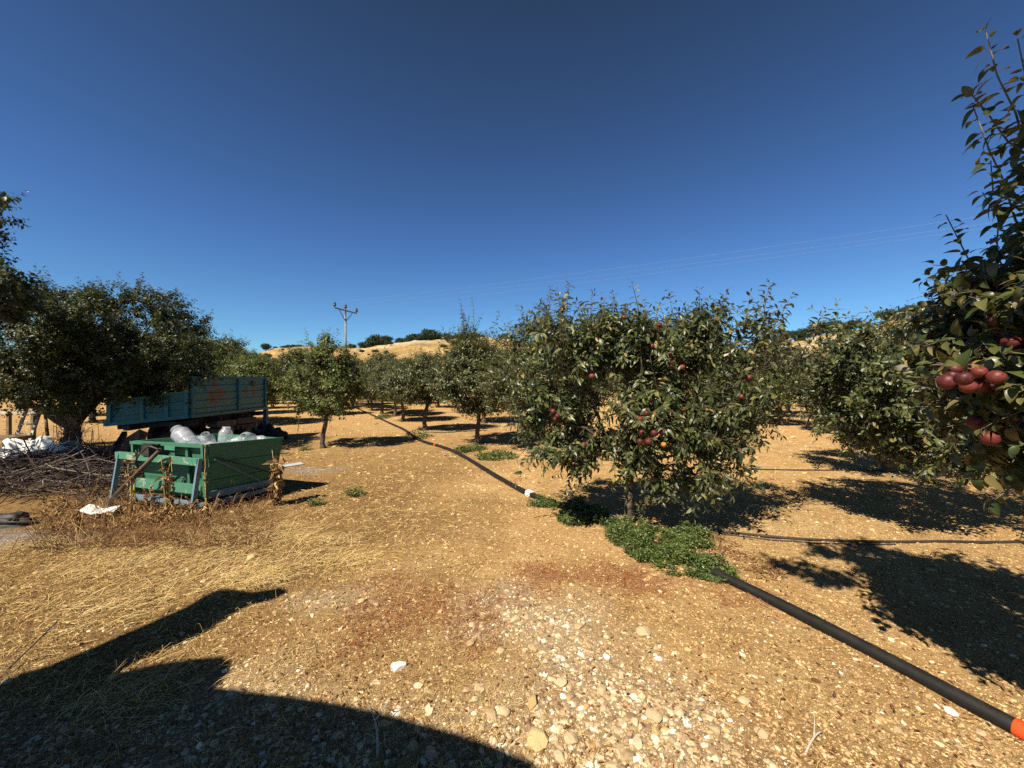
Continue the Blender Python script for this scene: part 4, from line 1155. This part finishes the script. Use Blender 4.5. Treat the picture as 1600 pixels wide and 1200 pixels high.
n = 1500
cx = R.uniform(-9.0, -5.2, n); cy = R.uniform(5.2, 7.4, n)
hh = .46 * np.clip(1 - ((cx + 7.5) / 2.1) ** 2, 0, 1) ** .5 * np.clip(1 - ((cy - 6.2) / 1.1) ** 2, 0, 1) ** .5
k = hh > .03; cx, cy, hh = cx[k], cy[k], hh[k]; n = len(cx)
P, r = sticks(n, np.stack([cx, cy, gh(cx, cy) + R.random(n) ** .6 * hh + .05], -1), R.uniform(.25, 1.1, n), R.uniform(.003, .010, n), .35, .32, 5)
P[..., 2] = np.maximum(P[..., 2], gh(P[..., 0], P[..., 1]) + .005)
tag(MB().tubes(P, r, 4).build('brush_heap', M['twig']), "big heap of dark dead branches and twigs at the left edge", 'brush heap')
n = 90
f0 = W(112, 700, 8.3); P, r = sticks(n, np.stack([R.normal(f0[0], .10, n), R.normal(f0[1], .1, n), R.uniform(.35, .65, n)], -1), R.uniform(.5, .9, n), R.uniform(.004, .008, n), .15, 4.0, 6)
P[..., 0] = f0[0] + (P[..., 0] - f0[0]) * .7
tag(MB().tubes(P, r, 4).build('twig_bundle', M['twig']), "upright bundle of pale dry twigs propped against the big leaning trunk", 'twig bundle')


def dry_plant(base, h, n_st, seed, label, spread=.12, leaf=.07, nleaf=16, lean=(0, 0), group=None, name='dried_plant'):
    rg = np.random.default_rng(seed); st_ = MB(); lf = MB()
    K = 8; t = np.linspace(0, 1, K)[None, :, None]
    b0 = np.stack([rg.normal(0, spread * .5, n_st), rg.normal(0, spread * .5, n_st), np.zeros(n_st)], -1)
    d = np.stack([rg.normal(lean[0], spread, n_st), rg.normal(lean[1], spread, n_st), rg.uniform(.6, 1, n_st) * h], -1)
    P = b0[:, None, :] + d[:, None, :] * t + rg.normal(0, .012, (n_st, K, 3)) * t
    st_.tubes(P, np.linspace(.006, .002, K)[None] * np.ones((n_st, 1)), 5)
    nl = nleaf * n_st; si = rg.integers(0, n_st, nl); tt = rg.uniform(.1, .999, nl) * (K - 1); i0 = tt.astype(int); ff = (tt - i0)[:, None]
    pos = P[si, i0] * (1 - ff) + P[si, i0 + 1] * ff
    dr = norm(np.stack([rg.normal(0, .6, nl), rg.normal(0, .6, nl), rg.uniform(-1.2, .1, nl)], -1))
    L = leaf * rg.uniform(.5, 1.2, nl)
    add_leaves(lf, pos, dr, norm(rg.normal(size=(nl, 3))), L, L * rg.uniform(.35, .6, nl), rg.uniform(.3, 1.3, nl), rg.uniform(.3, 1, nl))
    root = empty(name, (base[0], base[1], float(gh(base[0], base[1])) - .01), label, 'dry plant', group)
    st_.build('stem', M['straw'], root, True); lf.build('dry_leaves', M['dry_leaf'], root)
    return root


dry_plant(W(262, 700, 4.62)[:2], .78, 6, 1, "tall dry leafy stalks climbing the middle of the green trailer front", .05, .07, 22)
dry_plant(W(205, 700, 4.80)[:2], .86, 4, 2, "dry stalks with curled leaves at the left leg of the green trailer", .05, .06, 18)
dry_plant(W(232, 700, 4.65)[:2], .45, 5, 3, "low dry plant between the drawbar and the climbing stalks", .08, .06, 18)
dry_plant(W(432, 700, 5.15)[:2], .78, 7, 4, "thick bunch of drooping dry leaves at the right rear corner of the green trailer", .035, .10, 26)
dry_plant(W(322, 700, 4.75)[:2], .88, 2, 5, "thin dry vine hooked over the near corner of the green trailer rim", .015, .04, 10)
ORD = ['leftmost', 'second', 'third', 'fourth', 'fifth', 'sixth', 'seventh', 'eighth', 'ninth', 'tenth', 'eleventh', 'twelfth', 'thirteenth', 'fourteenth', 'fifteenth', 'sixteenth', 'seventeenth', 'eighteenth', 'nineteenth', 'twentieth', 'twenty-first', 'twenty-second', 'twenty-third', 'twenty-fourth', 'twenty-fifth', 'twenty-sixth', 'twenty-seventh', 'twenty-eighth', 'twenty-ninth', 'thirtieth', 'thirty-first', 'thirty-second', 'thirty-third', 'thirty-fourth', 'thirty-fifth', 'thirty-sixth', 'thirty-seventh', 'thirty-eighth', 'thirty-ninth', 'fortieth']
ORD += [a + b for a in ('forty-', 'fifty-', 'sixty-', 'seventy-', 'eighty-', 'ninety-') for b in ('first', 'second', 'third', 'fourth', 'fifth', 'sixth', 'seventh', 'eighth', 'ninth', 'tenth')]


def relabel(objs, text):
    """singles each out by its place from left to right"""
    objs = sorted(objs, key=lambda o: o.location.x / o.location.y)
    for k, o in enumerate(objs):
        o['label'] = text.format('leftmost' if k == 0 else ('rightmost' if k == len(objs) - 1 else ORD[k] + ' from left'))


DG = "dry brown plants in the weeds round the green trailer"
dps = []
for i in range(36):
    px = R.uniform(70, 345); py = R.uniform(775, 835)
    if 120 < px < 200 and py > 792 and py < 820: continue
    if px < 190 and py < 790: py += 18
    p = G(px, py)
    dps.append(dry_plant(p, R.uniform(.12, .34), 4, 100 + i, "low dry brown plant in the tangle in front of the green trailer", .10, .05, 14, group=DG))
relabel(dps, 'low dry brown plant, {} in the tangle in front of the green trailer')
allo = list(scene.objects)
relabel([o for o in allo if o.get('label') == HL], 'small dark tree, {} on the far left hill')
relabel([o for o in allo if o.get('label') == HR], 'dark round tree, {} on the right hill')
relabel([o for o in allo if o.get('label') == FARL], 'small distant orchard tree below the hills, {} of the far ones')

# green weed foreground plants
def weed(base, seed, label, s=1.0):
    rg = np.random.default_rng(seed); lf = MB(); n = 160
    a = rg.random(n) * 6.28; rr = .11 * s * rg.random(n) ** .6
    pos = np.stack([np.cos(a) * rr, np.sin(a) * rr, .09 * s * rg.random(n)], -1)
    d = np.stack([np.cos(a), np.sin(a), rg.uniform(.1, 1.1, n)], -1)
    add_leaves(lf, pos, d, np.array([0, 0, 1.]) + rg.normal(0, .4, (n, 3)), .035 * s, .02 * s, .3, .3)
    st_ = MB(); P = np.stack([np.zeros((n // 4, 3)), pos[::4] * .6 + [0, 0, .02], pos[::4]], 1); st_.tubes(P, .0015, 4)
    root = empty('green_weed', (base[0], base[1], float(gh(*base))), label, 'weed')
    lf.build('leaves', M['weed_leaf'], root); st_.build('stem', M['weed_leaf'], root)


weed(G(553, 775), 1, "single small green weed on bare ground left of centre", 1.25)
weed(G(494, 790), 2, "small green weed at the tip of the green trailer's shadow", .9)
weed(G(477, 703), 3, "tiny green weed left of the lone light green tree's trunk", 1.2)
tag(MB().tube([[*G(465, 676), 0], [*(G(465, 676) + [.05, .02]), .5], [*(G(465, 676) + [0.02, .0]), .95]], [.012, .01, .008], 6).build('thin_stake', M['wood'], smooth=True), "thin bare stake standing left of the lone light green tree", 'stake')


def patch(name, spots, n, L, wd, hmax, matl, label, cat, seed, tpl=LEAF4, up=.5):
    rg = np.random.default_rng(seed); S_ = np.array(spots, float)
    w_ = S_[:, 2] * S_[:, 3]; k = rg.choice(len(S_), n, p=w_ / w_.sum())
    a = rg.random(n) * 6.28; q = rg.random(n) ** .5
    x = S_[k, 0] + np.cos(a) * q * S_[k, 2]; y = S_[k, 1] + np.sin(a) * q * S_[k, 3]
    keep = (vnoise(x, y, .16, 20) * .6 + vnoise(x, y, .06, 22) * .4) > .20 + .50 * q * q * (.4 + .6 * rg.random(n)); x, y = x[keep], y[keep]; n = len(x); q = q[keep]
    hm = hmax * (.15 + 1.5 * vnoise(x, y, .13, 21) ** 1.5) * (1.15 - q * .6)
    z = gh(x, y) + rg.random(n) ** .6 * hm
    d = norm(np.stack([rg.normal(size=n), rg.normal(size=n), rg.uniform(-.2, 1, n) * up * 2], -1))
    m_ = MB(); add_leaves(m_, np.stack([x, y, z], -1), d, np.array([0, 0, 1.]) + rg.normal(0, .6, (n, 3)), L * rg.uniform(.5, 1.7, n), wd * rg.uniform(.7, 1.2, n), .3, .3, tpl)
    ns_ = n // 5; P = np.stack([np.stack([x[:ns_], y[:ns_], gh(x[:ns_], y[:ns_])], -1), np.stack([x[:ns_] + rg.normal(0, .02, ns_), y[:ns_] + rg.normal(0, .02, ns_), z[:ns_]], -1)], 1)
    m_.tubes(P, .0015, 3, False)
    return tag(m_.build(name, matl), label, cat, kind='stuff')


sp_ = lambda px, py, rx, ry: (*G(px, py), rx, ry)
patch('ground_cover', [sp_(845, 788, .22, .2), sp_(900, 800, .32, .28), sp_(930, 806, .22, .25), sp_(895, 815, .2, .2), sp_(950, 820, .16, .14), sp_(968, 832, .16, .14), sp_(868, 793, .2, .1)], 9500, .028, .018, .14, M['weed_leaf'], "green creeping weeds over the pipe left of the large apple tree", 'weeds', 1)
patch('ground_cover', [sp_(985, 845, .26, .26), sp_(1020, 868, .26, .26), sp_(1060, 885, .28, .22), sp_(1110, 900, .25, .15), sp_(1140, 912, .14, .1), sp_(1040, 850, .3, .25), sp_(1080, 845, .25, .25), sp_(1000, 835, .3, .2)], 17000, .028, .018, .15, M['weed_leaf'], "dense green weeds over the pipe in front of the large apple tree", 'weeds', 2)
patch('ground_cover', [sp_(775, 713, .5, .5), sp_(740, 702, .35, .35), sp_(720, 705, .2, .2)], 3200, .05, .03, .12, M['weed_leaf'], "green weeds at the foot of the bare dark trunk by the pipe", 'weeds', 3)
patch('ground_cover', [sp_(655, 682, .45, .4), sp_(600, 652, .3, 1.0)], 1500, .06, .035, .2, M['weed_leaf'], "green weed clump where the pipe passes the slanting trunk", 'weeds', 4)
patch('dry_ground_plants', [sp_(1150, 870, .35, .25), sp_(1215, 905, .2, .12), sp_(1120, 850, .2, .15), sp_(1180, 890, .2, .1)], 1400, .025, .016, .05, M['dry_leaf'], "brown withered plants right of the green weeds by the pipe", 'dry weeds', 5)


# ------------------------------------------------------------------ pipes and hoses
def path3(pix, r, n=60, sink=.0):
    g_ = np.array([G(*p) for p in pix]); s = np.r_[0, np.cumsum(np.linalg.norm(np.diff(g_, axis=0), axis=1))]
    u_ = np.linspace(0, s[-1], n); xy = np.stack([np.interp(u_, s, g_[:, k]) for k in (0, 1)], -1)
    for _ in range(4): xy[1:-1] = (xy[:-2] + 2 * xy[1:-1] + xy[2:]) / 4
    z = gh(xy[:, 0], xy[:, 1])
    for _ in range(6): z[1:-1] = (z[:-2] + z[1:-1] + z[2:]) / 3
    return np.column_stack([xy, z + r - sink])


pp = path3([(1900, 1330), (1640, 1182), (1500, 1106), (1400, 1052), (1250, 968), (1120, 905), (1040, 868), (975, 835), (940, 818), (880, 797), (830, 777), (795, 757), (760, 735), (715, 708), (690, 699), (660, 690), (645, 681), (620, 666), (600, 657), (575, 646), (545, 635)], .039, 120, .008)
pipe = empty('irrigation_pipe', (pp[0][0], pp[0][1], 0), "thick black irrigation pipe running from the lower right corner along the tree row", 'pipe')
PO = np.array(pipe.location)
MB().tube(pp - PO, .039, 18).build('pipe_tube', M['pipe'], pipe, True)


def near_i(px, py):
    g_ = G(px, py); return int(np.argmin(np.hypot(pp[:, 0] - g_[0], pp[:, 1] - g_[1])))


def sleeve(q, d, L, r, m_, nm):
    d = norm(d); MB().lathe([(r * .9, 0), (r, .004), (r, L - .004), (r * .9, L)], q - PO, d, 20).build(nm, m_, pipe, True)


i = near_i(1592, 1158); t = (W(1583, 1140, 1)[:2]); g_ = G(1592, 1150)
j = int(np.argmin(np.hypot(pp[:, 0] - g_[0], pp[:, 1] - g_[1]))); dv = pp[j - 1] - pp[j + 1]; q0 = pp[j] + norm(dv) * float(np.dot(np.array([*g_, pp[j][2]]) - pp[j], norm(dv)))
sleeve(q0, dv, .22, .0435, M['orange'], 'coupling')
i = near_i(686, 697); sleeve(pp[i], pp[i + 1] - pp[i], .06, .047, M['orange'], 'coupling')
i = near_i(832, 777); c = pp[i]
wrp = MB(); dv = norm(pp[i - 1] - pp[i + 1])
for k in range(5):
    rr = .046 + .009 * R.random(); cc = c + dv * (k - 2) * .022
    wrp.lathe([(rr * .7, -.03), (rr, -.012), (rr * 1.1, .01), (rr * .75, .03)], cc - PO, norm(dv + R.normal(0, .45, 3)), 14)
    wrp.v[-1] = wrp.v[-1] + R.normal(0, .008, wrp.v[-1].shape)
rg = np.random.default_rng(4); nn_ = 40; a = rg.random(nn_) * 6.28
add_leaves(wrp, c - PO + np.stack([rg.normal(0, .035, nn_), rg.normal(0, .035, nn_), rg.uniform(-.03, .035, nn_)], -1), rg.normal(size=(nn_, 3)), rg.normal(size=(nn_, 3)), .05, .03, .5, .5)
wrp.build('white_wrap', M['white'], pipe)
for pix, r_, lb in (([(1045, 832), (1100, 831), (1180, 838), (1280, 848), (1400, 850), (1500, 850), (1700, 853)], .014, "thin black hose running right from the foot of the large apple tree"),
                    ([(1100, 833), (1190, 843), (1290, 852), (1400, 853)], .007, "finer black drip line looping beside the thin hose"),
                    ([(820, 712), (870, 715), (930, 720), (1010, 722)], .012, "thin dark hose on the ground behind the left side of the large apple tree"),
                    ([(1170, 733), (1240, 734), (1330, 735), (1420, 736)], .012, "thin dark hose running past the low spreading apple tree"),
                    ([(665, 676), (700, 676), (760, 673)], .015, "thin hose crossing the ground at the slanting trunk")):
    q = path3(pix, r_, 50)
    tag(MB().tube(q - [q[0][0], q[0][1], 0], r_, 8).build('drip_hose', M['hose'], smooth=True), lb, 'hose').location = (q[0][0], q[0][1], 0)


# ------------------------------------------------------------------ loose ground matter
def rand_ground(n, y0, y1, seed, x0=-80, x1=1680):
    """spread over the ground in front, denser near the path's near end"""
    rg = np.random.default_rng(seed)
    py = rg.uniform(y0, y1, n); px = rg.uniform(x0, x1, n)
    d = CAMH * 600 / (py - 600)
    return (px - 800) / 600 * d, d, rg


_t = (1 + 5 ** .5) / 2
ICO_V = norm(np.array([(-1, _t, 0), (1, _t, 0), (-1, -_t, 0), (1, -_t, 0), (0, -1, _t), (0, 1, _t), (0, -1, -_t), (0, 1, -_t), (_t, 0, -1), (_t, 0, 1), (-_t, 0, -1), (-_t, 0, 1)]))
ICO_F = np.array([(0, 11, 5), (0, 5, 1), (0, 1, 7), (0, 7, 10), (0, 10, 11), (1, 5, 9), (5, 11, 4), (11, 10, 2), (10, 7, 6), (7, 1, 8), (3, 9, 4), (3, 4, 2), (3, 2, 6), (3, 6, 8), (3, 8, 9), (4, 9, 5), (2, 4, 11), (6, 2, 10), (8, 6, 7), (9, 8, 1)])


def pebbles(x, y, s, rg, flat=.6):
    n = len(x)
    k = 1 + rg.normal(0, .26, (n, 12, 1)); v = ICO_V[None] * k * np.stack([s * rg.uniform(.7, 1.3, n), s * rg.uniform(.7, 1.3, n), s * flat * rg.uniform(.6, 1.2, n)], -1)[:, None, :]
    a = rg.random(n) * 6.28; ca, sa = np.cos(a)[:, None], np.sin(a)[:, None]
    vx = v[..., 0] * ca - v[..., 1] * sa; vy = v[..., 0] * sa + v[..., 1] * ca
    V = np.stack([vx + x[:, None], vy + y[:, None], v[..., 2] + (gh(x, y) + s * flat * rg.uniform(-.25, .3, n))[:, None]], -1)
    return MB().add(V.reshape(-1, 3), [(ICO_F[None] + (np.arange(n) * 12)[:, None, None]).reshape(-1, 3)])


x, y, rg = rand_ground(85000, 640, 1240, 21)
s = np.clip(.0014 * y, .003, .03) * rg.lognormal(0, .5, len(x))
k = rg.random(len(x)) > .35 * m_straw(x, y); tag(pebbles(x[k], y[k], s[k], rg).build('soil_clods', M['clod']), "tan crumbs of dry soil scattered over the whole ground", 'soil', kind='stuff')
x, y, rg = rand_ground(90000, 850, 1260, 22)
k = rg.random(len(x)) < m_gravel(x, y) ** 1.6 * .32 + .02; x, y = x[k], y[k]
s = rg.lognormal(0, .55, len(x)) * .0062
tag(pebbles(x, y, np.clip(s, .003, .02), rg).build('gravel', M['gravel']), "pale gravel strewn in a band towards the bottom of the picture", 'gravel', kind='stuff')


def rock_mesh(seed, m_, sub=2, flat=.6):
    rg = np.random.default_rng(seed); V = list(ICO_V); F = [tuple(f) for f in ICO_F]
    for _ in range(sub):
        cache = {}; NF = []
        def mid(a, b):
            k = (min(a, b), max(a, b))
            if k not in cache: cache[k] = len(V); V.append(norm(V[a] + V[b]))
            return cache[k]
        for a, b, c in F:
            ab, bc, ca = mid(a, b), mid(b, c), mid(c, a); NF += [(a, ab, ca), (b, bc, ab), (c, ca, bc), (ab, bc, ca)]
        F = NF
    V = np.array(V); n_ = norm(rg.normal(size=(11, 3))); off = rg.uniform(.55, .95, 11)
    for nn, o_ in zip(n_, off):
        d = V @ nn; V = V - np.where(d > o_, d - o_, 0)[:, None] * nn
    V = V * (1 + .08 * (vnoise(V[:, 0] + seed, V[:, 1] + V[:, 2], .3) - .5)[:, None]) * np.array([1, rg.uniform(.6, .9), flat * rg.uniform(.55, 1.1)])
    return MB().add(V, [np.array(F)]).mesh('rock', m_, False)


RK = [rock_mesh(s, M['stone']) for s in range(10)] + [rock_mesh(s, M['stone_y']) for s in (20, 21)] + [rock_mesh(s, M['stone_w']) for s in (30, 31)]


def rock(x, y, s, label, group=None, me=None, rz=None, name='rock'):
    o = bpy.data.objects.new(name, me or RK[int(R.integers(0, 10))]); scene.collection.objects.link(o)
    o.location = (x, y, float(gh(x, y)) + s * float(R.uniform(-.12, .2))); o.rotation_euler = (R.normal(0, .12), R.normal(0, .12), R.uniform(0, 6.28) if rz is None else rz); o.scale = (s, s, s)
    return tag(o, label, 'rock', group)


for px, py, w, me, lb in ((621, 1046, 30, RK[12], "largest bright white rock on the gravel, left of the middle"), (840, 1166, 46, RK[10], "broad yellowish rock half sunk at the bottom of the gravel"), (805, 976, 22, RK[0], "pale blocky rock in the upper gravel band"),
                          (832, 1105, 30, RK[11], "yellow rounded rock above the broad yellowish one"), (876, 1071, 24, RK[2], "pale rock in the middle of the gravel band"), (1006, 998, 26, RK[3], "flat pale rock at the right edge of the gravel"),
                          (905, 988, 18, RK[4], "small pale rock lying on the sand right of the upper gravel"), (1028, 1036, 14, RK[13], "small white upright rock beside a dark one on the sand"), (948, 1035, 14, RK[12], "small white rock near the centre of the gravel's right side"), (1020, 1130, 30, RK[5], "pale tan rock at the lower right of the gravel"),
                          (1110, 1070, 18, RK[6], "rounded brownish rock on the sand near the bottom"), (1485, 1120, 22, RK[13], "whitish rock close to the black pipe near the corner"), (1165, 1105, 26, RK[7], "pale long rock on the sand left of the pipe"), (619, 1115, 20, RK[12], "round white rock just above the edge of the bottom shadow"),
                          (770, 1125, 28, RK[8], "brown rock left of the yellow rounded one"), (735, 1010, 18, RK[9], "pale flat rock left of the gravel band"), (716, 918, 14, RK[1], "dark clod-like rock on the reddish ground")):
    p = G(px, py); rock(p[0], p[1], w / 600 * p[1] * .5, lb, None, me)
cnt = 0; GRP = "loose limestone rocks on the gravelly ground"
while cnt < 265:
    px = R.uniform(300, 1400); py = R.uniform(925, 1230); p = G(px, py)
    dens = m_gravel(np.array([p[0]]), np.array([p[1]]))[0] ** 1.5 + .05
    if R.random() < dens:
        s = float(np.clip(R.lognormal(0, .5) * .015, .008, .042))
        ki = int(R.choice([0, 1, 2, 3, 4, 5, 6, 7, 8, 9, 10, 11, 12], p=[.09] * 10 + [.04, .03, .03]))
        colr = 'pale tan' if ki < 10 else ('ochre' if ki < 12 else 'whitish')
        size = 'tiny' if s < .014 else ('small' if s < .024 else 'fist-sized')
        zone = 'near the red dried weeds' if py < 980 else ('in the middle of the gravel band' if py < 1060 else 'at the bottom of the gravel')
        side = 'left' if px < 620 else ('right' if px > 1000 else 'centre')
        rock(p[0], p[1], s, f"{size} {colr} rough rock lying loose {zone}, {side}", GRP, RK[ki]); cnt += 1


def strands(x, y, L, wid, lift, rg, bend=.35, dirb=None, K=4, up=0.0):
    n = len(x); a = rg.random(n) * math.pi * 2 if dirb is None else rg.normal(dirb, .7, n)
    t = np.linspace(0, 1, K)[None, :]
    cv = rg.normal(0, bend, n)[:, None]
    aa = a[:, None] + cv * t * 2
    step = L[:, None] / (K - 1)
    px = x[:, None] + np.cumsum(np.cos(aa) * step, 1) * (1 - up); py = y[:, None] + np.cumsum(np.sin(aa) * step, 1) * (1 - up)
    arch = (lift[:, None] * np.sin(t * math.pi * rg.uniform(.6, 1.1, (n, 1))) + up * L[:, None] * t)
    z = gh(px, py) + .004 + arch
    return np.stack([px, py, z], -1), np.broadcast_to(wid[:, None] * np.linspace(1, .6, K)[None], (n, K))


x, y, rg = rand_ground(120000, 700, 1260, 23, -80, 1300)
k = rg.random(len(x)) < m_straw(x, y) * np.clip(vnoise(x, y, .35, 33) * 1.5 - .15, .06, 1) * .62 + .006; x, y = x[k], y[k]
n = len(x); L = rg.uniform(.02, .12, n) * np.clip(.6 + y * .12, .8, 1.6); P, r = strands(x, y, L, rg.uniform(.0005, .0013, n) * np.clip(y / 2.4, .9, 3), rg.exponential(.012, n), rg)
tag(MB().tubes(P, r, 3, False).build('dry_grass_litter', M['straw']), "flattened dry grass and straw covering the left ground", 'dry grass', kind='stuff')
# golden tufts
tuf = [(320, 905, .5, .35), (390, 905, .25, .2), (40, 855, .5, .2), (255, 870, .6, .3), (480, 850, .6, .3), (430, 830, .5, .3), (150, 960, .5, .3), (330, 840, .5, .35), (520, 880, .4, .2), (200, 1090, .25, .2), (380, 920, .2, .1), (120, 900, .5, .25)]
xs, ys = [], []
for i, (px, py, rx, ry) in enumerate(tuf):
    g_ = G(px, py); q = 360; xs.append(R.normal(g_[0], rx * .55, q)); ys.append(R.normal(g_[1], ry * .55, q))
x = np.concatenate(xs); y = np.concatenate(ys); n = len(x); rg = np.random.default_rng(31)
P, r = strands(x, y, rg.uniform(.06, .22, n), rg.uniform(.0008, .0018, n), rg.exponential(.02, n), rg, .25, .35, 5, .12)
tag(MB().tubes(P, r, 3, False).build('golden_grass', M['gold_straw']), "tufts of bright golden dry grass on the left foreground", 'dry grass', kind='stuff')
# red stalks
x, y, rg = rand_ground(90000, 850, 1100, 24, 400, 1200)
k = rg.random(len(x)) < m_red(x, y) * .55; x, y = x[k], y[k]; n = len(x)
P, r = strands(x, y, rg.uniform(.015, .07, n), rg.uniform(.0007, .0016, n), rg.exponential(.008, n), rg, .8)
tag(MB().tubes(P, r, 3, False).build('red_dried_weeds', M['red_weed']), "reddish dried creeping weeds on the ground left of the green patch", 'dry weeds', kind='stuff')
# brown weed tangle in front of the trailer
n = 3600; g0 = rand_ground(n, 770, 862, 25, 60, 420); x, y, rg = g0
k = (np.abs(y - (6.0 - .004 * (x + 5))) < 3); P, r = strands(x, y, rg.uniform(.08, .32, n), rg.uniform(.001, .0028, n), rg.exponential(.06, n), rg, .6, None, 6, .14)
tag(MB().tubes(P, r, 3, False).build('dry_weed_tangle', M['dry_leaf']), "tangle of brown dry stems in front of and left of the green trailer", 'dry weeds', kind='stuff')
# fallen leaves
x, y, rg = rand_ground(5000, 690, 1220, 26)
n = len(x); mbl = MB(); add_leaves(mbl, np.stack([x, y, gh(x, y) + .008], -1), np.stack([rg.normal(size=n), rg.normal(size=n), rg.normal(0, .25, n)], -1), np.array([0, 0, 1.]) + rg.normal(0, .3, (n, 3)), rg.uniform(.015, .04, n), rg.uniform(.008, .018, n), rg.uniform(.2, 1, n), .4)
tag(mbl.build('fallen_leaves', M['dry_leaf']), "small curled fallen leaves scattered over the ground", 'leaves', kind='stuff')
# few larger dead sticks
for pa_, pb_, lb in (((8, 1055), (62, 975), "dark bare stick rising from the grass at the left edge"), ((1255, 1195), (1285, 1160), "pale forked stick on the sand near the bottom"), ((590, 1190), (575, 1120), "long pale straw stem lying in the bottom shadow")):
    a = np.array([*G(*pa_), 0.02]); b = np.array([*G(*pb_), .05]); 
    if pa_[0] == 8: b = a + np.array([.16, .12, .22])
    P = bez(a, (a + b) / 2 + [.02, .03, .03], b, 8)
    m_ = MB().tube(P - [*a[:2], 0], np.linspace(.006, .003, 8), 6); q = P[4] - [*a[:2], 0]
    m_.tube([q, q + [.05, .06, .05]], [.004, .002], 5)
    tag(m_.build('dead_stick', M['twig'] if pa_[0] == 8 else M['pale_wood'], smooth=True), lb, 'stick').location = (a[0], a[1], 0)

# ------------------------------------------------------------------ unseen sheet added out of frame, outline shaped to throw the bottom-left shadow
CH = 2.7; off2 = SH * SHL * CH
shp = [(830, 1200), (760, 1170), (700, 1150), (600, 1122), (525, 1106), (450, 1096), (375, 1085), (330, 1079), (352, 1055), (356, 1036), (340, 1031), (307, 1034), (247, 1044), (187, 1059), (210, 1044), (281, 1014), (337, 984), (367, 961), (394, 948), (430, 940), (450, 929), (440, 924), (394, 932), (365, 928), (337, 931), (292, 954), (220, 987), (150, 1017), (80, 1046), (37, 1059), (0, 1077), (-120, 1110)]
pl = [G(*p) - off2 for p in shp]  # wanted shadow outline moved back along the sun to sheet height
pl += [np.array([-7.5, -.6]), np.array([-7.5, -5.5]), np.array([1.5, -5.5]), np.array([.6, -2.2])]
pl = np.array(pl)
cn = empty('shadow_caster', (*pl.mean(0), 0), "unseen dark sheet on posts, added to cast the bottom left shadow", 'shadow_caster')
CO = np.array(cn.location); k = len(pl)
v = np.concatenate([np.column_stack([pl, np.full(k, CH)]), np.column_stack([pl, np.full(k, CH + .03)])]) - CO
cm = bpy.data.meshes.new('shadow_caster_sheet')
cm.from_pydata([tuple(a) for a in v], [], [list(range(k))[::-1], list(range(k, 2 * k))] + [[i, (i + 1) % k, (i + 1) % k + k, i + k] for i in range(k)]); cm.materials.append(M['caster_cloth'])
co = bpy.data.objects.new('shadow_caster_sheet', cm); scene.collection.objects.link(co); co.parent = cn
for p in ((-7.3, -1.0), (-7.3, -5.3), (1.3, -5.3), (.3, -2.6), (-3.4, -3.0)):  # posts under the added shadow-casting sheet, also out of view
    MB().tube(np.array([(*p, 0), (*p, CH)]) - CO, .04, 10).build('post', M['dark_steel'], cn, True)
